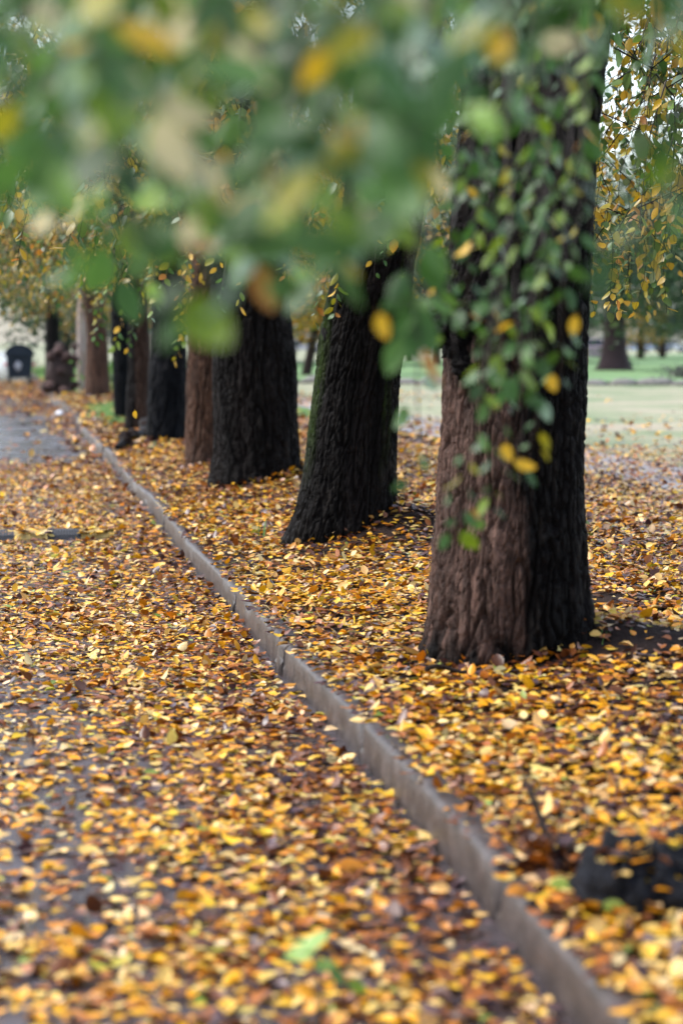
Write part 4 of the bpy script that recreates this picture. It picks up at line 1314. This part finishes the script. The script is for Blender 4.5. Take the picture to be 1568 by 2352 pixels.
# dark dead root on the verge
g0, g1 = at_ground(268, 1036), at_ground(352, 985)
mb = MB(); t = np.linspace(0, 1, 26)
pts = np.stack([np.interp(t, [0, 1], [g0[i], g1[i]]) for i in range(3)], -1)
pts[:, 2] += .05 + .05 * np.sin(t * 9) * .6 + .06 * t; pts[:, 0] += .05 * np.sin(t * 13)
mb.tube(pts - g0, .03 + .03 * t + .03 * np.sin(t * 21) ** 2, 10, (.010, .007, .006))
for k in range(9):
    mb.blob(pts[int(2 + k * 2.5)] - g0 + np.array([r.uniform(-.06, .06), 0, r.uniform(-.02, .06)]), (.07, .12, .06), seed=k, amp=.6, C=np.array([.022, .011, .008]) * r.uniform(.5, 1.5), nu=16, nv=12, freq=4)
o = mb.build('dead_root', M['bark']); o.location = g0; tag(o, 'dark knotted dead root lying on the verge by the blue-black trunk', 'root')

# stump at the lower right corner
g2 = at_ground(1490, 2115)
mb = MB()
for dx, dy, rr, sd_ in ((-.02, .13, .10, 1), (.08, .14, .12, 2), (.17, .2, .13, 4), (.04, .2, .12, 5)):
    mb.blob((dx, dy, .02), (rr * 1.2, rr * 1.1, .13), seed=sd_, amp=.45, freq=2.8, nu=48, nv=34, C=np.array([.022, .024, .031]))
o = mb.build('cut_stump', M['bark']); o.location = g2; tag(o, 'low rough blue-black stump among leaves in the lower right corner', 'stump')
# leaves on the stump
n = 230; r = np.random.default_rng(12)
c_, k_ = pick_cols(n, r, PAL_LITTER, W_LITTER)
ex, ey = r.uniform(-.2, .3, n), r.uniform(.0, .34, n)
ez = np.zeros(n)
for dx, dy, rr in ((-.02, .13, .10), (.08, .14, .12), (.17, .2, .13), (.04, .2, .12)):
    ez = np.maximum(ez, .02 + .125 * np.sqrt(np.clip(1 - ((ex - dx) ** 2 + (ey - dy) ** 2) / (rr * 1.05) ** 2, 0, 1)))
keep = (ey > .15) | (ex < -.03) | (r.uniform(0, 1, n) < .6)
ex, ey, ez, c_ = ex[keep], ey[keep], ez[keep], c_[keep]; n = len(ex)
Vl, Tl, Cl = scatter(np.stack([g2[0] + ex, g2[1] + ey, g2[2] + ez + .010], -1), rot_mats(r.uniform(0, 6.3, n), np.abs(r.normal(.25, .3, n)), r.uniform(0, 6.3, n), r.uniform(0, 1, n) < .5), np.full(n, .062), c_, near_t, 2)
tag(link('leaf_litter', build_mesh('leaf_litter', Vl, Tl, Cl), M['leaf_litter']), 'fallen leaves caught on the blue-black stump', 'fallen leaves', kind='stuff')

# dry sapling beside it
g3 = at_ground(1275, 2010)
sp = empty('dry_sapling', g3, 'thin dark leafless sapling with withered brown leaves beside the kerb', 'sapling')
for dx, dy, h, w in ((-.11, .02, .31, .0038), (-.06, .05, .22, .003), (.03, .04, .16, .003), (-.02, -.02, .12, .003), (-.15, .06, .2, .003), (.08, .02, .12, .003), (-.08, .0, .27, .003)):
    t = np.linspace(0, 1, 8)
    mb = MB(); mb.tube(np.stack([dx * t ** 1.3, dy * t, h * t], -1), w * 2.1 * (1.2 - .8 * t), 6); st = mb.build('stem', M['twig'], sp)
    for k in range(6):
        q = np.array([dx * (.1 + .08 * k) + random.uniform(-.05, .05), dy * .2 + random.uniform(-.04, .04), h * (.04 + .07 * k)])
        hl = random.randrange(5, 9)
        tv, tt_, te = fine_t[k]
        if (hl, k) not in leafmesh:
            me = build_mesh('leaf', tv, tt_, PAL_LITTER[hl][None] * np.ones((len(tv), 1))); me.materials.append(M['leaf_litter']); leafmesh[(hl, k)] = me
        o = link('leaf', leafmesh[(hl, k)], None, st); o.location = q; o.scale = (.07,) * 3; o.rotation_euler = (random.uniform(-1, 1), random.uniform(-1, 1), random.uniform(0, 6))

# green seedling close to the camera
g4 = P(735, 2400, 5.25); g4[2] = 0
se = empty('seedling', g4, 'small bright green seedling blurred at the bottom of the picture', 'plant')
t = np.linspace(0, 1, 7)
for (px, py, k, s, ax), st_ in zip(((690, 2185, 8, .075, 2.7), (725, 2160, 8, .07, -.6), (770, 2240, 2, .06, .9), (820, 2265, 3, .05, .6), (745, 2215, 8, .05, .1)), range(5)):
    p = P(px, py, 5.22); yd = RT * math.cos(ax) - UP * math.sin(ax); q0 = p - yd * s * .5
    mb = MB(); mb.tube(np.stack([np.interp(t, [0, .6, 1], [0, (q0 - g4)[i] * .5 if i < 2 else (q0 - g4)[i] * .75, (q0 - g4)[i]]) for i in range(3)], -1), .0016 * (1.3 - .6 * t), 5)
    st = mb.build('stem', M['grass'] if False else M['twig'], se)
    hang_leaf(st, q0, yd, -FH * .6 + np.array([0, 0, 1.]), s, k, g4)

# falling leaf in mid-air
p = P(310, 943, 16.0)
fl = empty('falling_leaf', p, 'single orange leaf falling through the air before the dark trunks', 'leaf')
hang_leaf(fl, p, (0.1, 0, -1), -FH + RT * .7, .055, 5, p)

# white litter
g5 = at_ground(138, 956)
mb = MB(); mb.blob((0, 0, .055), (.075, .07, .06), seed=8, amp=.5, freq=2.4, nu=20, nv=14); o = mb.build('paper_ball', M['white_paper'], smooth=False); o.location = g5
tag(o, 'crumpled white paper lying on the road against the kerb', 'litter')
# dark stick
g6 = at_ground(1040, 1563)
mb = MB(); t = np.linspace(0, 1, 10)
mb.tube(np.stack([-.11 + .22 * t, .02 * np.sin(5 * t), .045 + .012 * np.sin(t * 7)], -1), .007 * (1.2 - .6 * t) + .002, 7, (.03, .02, .016)); o = mb.build('stick', M['bark']); o.location = g6; tag(o, 'dark broken stick on the leaves before the nearest trunk', 'stick')


# ------------------------------------------------------------------ grass tufts and patches
def grass_mesh(pts, h, r, lean=.5, colr=((.06, .17, .03), (.12, .24, .05))):
    n = len(pts)
    a = r.uniform(0, 6.28, n); hh = h * r.uniform(.5, 1.2, n); w = .004 * (h / .1) ** .5 * r.uniform(.7, 1.3, n)
    l = lean * hh * r.uniform(0, 1, n)
    dx, dy = np.cos(a), np.sin(a)
    base = np.asarray(pts)
    V = np.stack([base + np.stack([-dy * w, dx * w, 0 * w], -1), base + np.stack([dy * w, -dx * w, 0 * w], -1),
                  base + np.stack([dx * l * .35 + dy * w * .7, dy * l * .35 - dx * w * .7, hh * .6], -1), base + np.stack([dx * l * .35 - dy * w * .7, dy * l * .35 + dx * w * .7, hh * .6], -1),
                  base + np.stack([dx * l, dy * l, hh], -1)], 1)
    T = np.array([[0, 1, 2], [0, 2, 3], [3, 2, 4]])
    c = np.array(colr[0]) + (np.array(colr[1]) - np.array(colr[0])) * r.uniform(0, 1, (n, 1))
    return V.reshape(-1, 3), (T[None] + (np.arange(n) * 5)[:, None, None]).reshape(-1, 3), np.repeat(c, 5, 0)


r = np.random.default_rng(15)
for (px, py, nb, sp_, h, lab) in ((1215, 1452, 46, .10, .07, 'tuft of green grass at the foot of the nearest trunk'), (855, 1150, 14, .06, .08, 'few green grass blades on the soil beside the mossy trunk'), (590, 1240, 5, .05, .14, 'thin green grass blades between the kerb and the mossy trunk'), (1265, 1440, 18, .05, .05, 'small green weed by the black half of the nearest trunk'),
                                  (1375, 1465, 16, .07, .035, 'low green weed on bare soil past the nearest trunk'), (640, 1075, 12, .07, .09, 'grass sprig at the foot of the broad black trunk')):
    g = at_ground(px, py)
    pts = np.stack([g[0] + r.normal(0, sp_, nb), g[1] + r.normal(0, sp_ * .6, nb), np.zeros(nb)], -1)
    pts[:, 2] = zg(pts[:, 0], pts[:, 1]) - .005
    o = link('grass_tuft', build_mesh('grass_tuft', *grass_mesh(pts - np.array(g), h, r)), M['grass']); o.location = g
    tag(o, lab, 'grass')
n = 16000
x = KX + KW + r.uniform(.1, 3.0, n); y = r.uniform(39, 53, n)
m_ = turf_mask(np.stack([x, y, x], -1))[:, 0] > r.uniform(.1, .9, n)
x, y = x[m_], y[m_]
o = link('turf', build_mesh('turf', *grass_mesh(np.stack([x, y, zg(x, y)], -1), .07, r, .6, ((.12, .24, .06), (.22, .34, .11)))), M['grass']); tag(o, 'patch of short green turf on the verge', 'grass', kind='stuff')

# green shrub by the distant forked trunk
gsx = at_ground(238, 902)
n = 420; c = r.normal(0, 1, (n, 3)) * np.array([.35, .3, .22]) + np.array([.2, 0, .35])
cc, _ = pick_cols(n, r, np.array([(.09, .24, .03), (.14, .30, .04), (.06, .16, .03)]), np.array([.4, .4, .2]))
Vl, Tl, Cl = scatter(c, rot_mats(r.uniform(0, 6.3, n), r.uniform(0, 1.3, n), r.uniform(0, 6.3, n), r.uniform(0, 1, n) < .5), r.uniform(.08, .16, n), cc, HANG_FAR, 4)
sh = empty('shrub', gsx, 'small bright green shrub in front of the distant forked trunk', 'shrub')
link('foliage', build_mesh('foliage', Vl, Tl, Cl), M['leaf_hang'], sh)
mb = MB()
for k in range(7): mb.tube([(0, 0, -.05), (r.uniform(-.3, .6), r.uniform(-.2, .2), .4)], (.012, .004), 5)
mb.build('stem', M['twig'], sh)


# ------------------------------------------------------------------ trees of the park behind
def clump_crown(name, seed, n, rad, zlo, zhi, size, pal, w, nclump=60, conic=0.0, droop=.4):
    r = np.random.default_rng(seed)
    d = r.normal(0, 1, (nclump, 3)); d /= np.linalg.norm(d, axis=1)[:, None]
    cz = r.uniform(0, 1, nclump)
    cr = rad * (1 - conic * cz) * np.sqrt(np.clip(1 - (2 * cz - 1) ** 2 * (1 - conic), .08, 1)) * np.sqrt(r.uniform(.25, 1, nclump))
    a = r.uniform(0, 6.283, nclump)
    cc = np.stack([np.cos(a) * cr, np.sin(a) * cr, zlo + cz * (zhi - zlo)], -1)
    tone = r.uniform(.65, 1.35, nclump)
    k = r.integers(0, nclump, n)
    off = r.normal(0, 1, (n, 3)) * rad * np.array([.17, .17, .11])
    pos = cc[k] + off
    pos[:, 2] -= droop * np.abs(r.normal(0, .5, n)) * rad * .2
    c, _ = pick_cols(n, r, pal, w)
    c = c * tone[k][:, None]
    V, T, C = scatter(pos, rot_mats(r.uniform(0, 6.3, n), r.uniform(.2, 1.5, n), r.uniform(0, 6.3, n), r.uniform(0, 1, n) < .5), size * r.uniform(.6, 1.3, n), c, HANG_FAR, seed)
    me = build_mesh(name, V, T, C); me.materials.append(M['leaf_hang'])
    return me


PG = np.array([(.045, .085, .040), (.06, .11, .045), (.035, .065, .035), (.10, .14, .05)]); WG = np.array([.35, .3, .2, .15])
PT = np.array([(.07, .12, .08), (.10, .15, .10), (.12, .16, .08)]); WT = np.array([.4, .4, .2])
PY = np.array([(.45, .30, .03), (.5, .24, .03), (.28, .24, .04), (.12, .14, .04)]); WY = np.array([.35, .3, .2, .15])
PO = np.array([(.30, .19, .06), (.24, .16, .05), (.16, .15, .05), (.10, .12, .05)]); WO = np.array([.3, .3, .2, .2])
bg_c = {'green': clump_crown('crown', 51, 9000, 5.0, 2.6, 13, .38, PG, WG, 90), 'teal': clump_crown('crown', 52, 9000, 4.5, 2.2, 12, .32, PT, WT, 90, droop=1.4),
        'yellow': clump_crown('crown', 53, 6000, 4.0, 2.0, 9, .30, PY, WY, 70), 'rust': clump_crown('crown', 54, 7000, 4.2, 2.6, 10, .26, PO, WO, 80, droop=1.0),
        'conifer': clump_crown('crown', 55, 9000, 5.5, 2.5, 9.6, .30, PG, WG, 110, conic=.6, droop=1.0)}


def park_tree(name, loc, kind, sc, label, group, tr=.3, th=4.0, lean=0.0, flare=.0, rot=0, tc=(.035, .024, .022), zc=0.0):
    root = empty(name, loc, label, 'tree', group)
    mb = MB(); t = np.linspace(0, 1, 14)
    mb.tube(np.stack([lean * t, 0 * t, -.2 + th * t], -1), tr * (1 - .45 * t) + flare * np.exp(-t * th / .45), 14, tc)
    for k in range(5):
        a = k * 1.26 + rot
        mb.tube(np.stack([lean * .85 + np.cos(a) * 1.9 * t * sc, np.sin(a) * 1.9 * t * sc, th * .72 + 2.6 * t * sc], -1), tr * .35 * (1 - .8 * t), 7, tc)
    mb.build('trunk', M['bark'], root)
    o = link('crown', bg_c[kind], None, root); o.scale = (sc,) * 3; o.rotation_euler = (0, 0, rot); o.location = (lean, 0, zc)
    return root


def pt(px, d):
    p = P(px, 800, d); return (p[0], p[1], .2)


park_tree('conifer_tree', pt(1410, 106), 'conifer', 1.0, 'dark conifer with flared trunk on the bright green lawn', None, tr=.55, th=6.5, flare=.55, tc=(.06, .04, .045))
far_g = 'far trees behind the park'
for px, d, kind, sc, lab, kw in ((1600, 120, 'green', .75, 'dark green tree at the right edge beyond the lawn', {}), (1520, 190, 'green', .95, 'tall dark green tree behind the conifer on its right side', {}), (1320, 200, 'green', 1.0, 'green tree hidden behind the nearest trunk', {}),
                                 (1470, 170, 'yellow', .55, 'small yellow tree beyond the conifer', {}), (1250, 150, 'teal', 1.0, 'grey-green tree beyond the lawn behind the nearest trunk', {}), (1000, 140, 'teal', 1.0, 'grey-green tree in the gap left of the nearest trunk', {}),
                                 (940, 190, 'green', 1.3, 'distant green tree between second and nearest trunk', {}), (700, 92, 'yellow', .8, 'golden tree with leaning dark trunk between second and third trunks', dict(tr=.2, lean=.7, th=3.4)), (668, 135, 'teal', 1.0, 'grey-green tree behind the golden leaning tree', {}),
                                 (760, 180, 'green', 1.3, 'far green tree behind the mossy trunk', {}), (620, 190, 'green', 1.3, 'far green tree behind the broad black trunk', {}), (500, 200, 'teal', 1.4, 'far grey-green tree behind the reddish brown trunk', {}), (1100, 190, 'green', 1.4, 'far tall green tree behind the nearest trunk', {}),
                                 (350, 180, 'green', 1.4, 'far green tree behind the blue-black trunk', {}), (230, 150, 'teal', 1.2, 'far grey-green tree behind the forked trunk', {}), (1690, 210, 'green', 1.0, 'far green tree just off the right edge', {})):
    park_tree('park_tree', pt(px, d), kind, sc, lab, far_g, rot=px * .37, **kw)
# avenue beyond the waste container
for x, y, kind, sc, lab in ((-4.6, 112, 'teal', 1.15, 'grey-green weeping tree over the road beyond the container'), (3.6, 96, 'rust', 1.0, 'rust and green tree behind the gnarled stump'), (2.8, 118, 'teal', 1.1, 'blue-green tree at the end of the row by the road'), (-7.5, 150, 'teal', 1.5, 'far blue-green tree closing the road'), (4.5, 160, 'green', 1.5, 'far dark tree at the end of the verge'),
                            (9, 135, 'green', 1.4, 'far green tree behind the row of old trunks')):
    park_tree('avenue_tree', (x, y, 0.1), kind, sc, lab, 'trees beyond the end of the row', rot=x)

# dark bush at the right edge of the lawn
gk = P(1565, 886, 84); n = 900
c = r.normal(0, 1, (n, 3)) * np.array([.5, .35, .16]) + np.array([.2, 0, .22])
cc, _ = pick_cols(n, r, np.array([(.05, .05, .045), (.08, .08, .07), (.10, .09, .10)]), np.array([.4, .4, .2]))
Vl, Tl, Cl = scatter(c, rot_mats(r.uniform(0, 6.3, n), r.uniform(0, 1.3, n), r.uniform(0, 6.3, n), r.uniform(0, 1, n) < .5), r.uniform(.08, .16, n), cc, HANG_FAR, 4)
bs = empty('low_bush', (gk[0], gk[1], .2), 'low dark grey bush at the right edge of the lawn', 'bush')
link('foliage', build_mesh('foliage', Vl, Tl, Cl), M['leaf_hang'], bs)
mb = MB()
for k in range(6): mb.tube([(0.1, 0, -.05), (r.uniform(-.3, .6), r.uniform(-.2, .2), .3)], (.02, .006), 5)
mb.build('stem', M['twig'], bs)
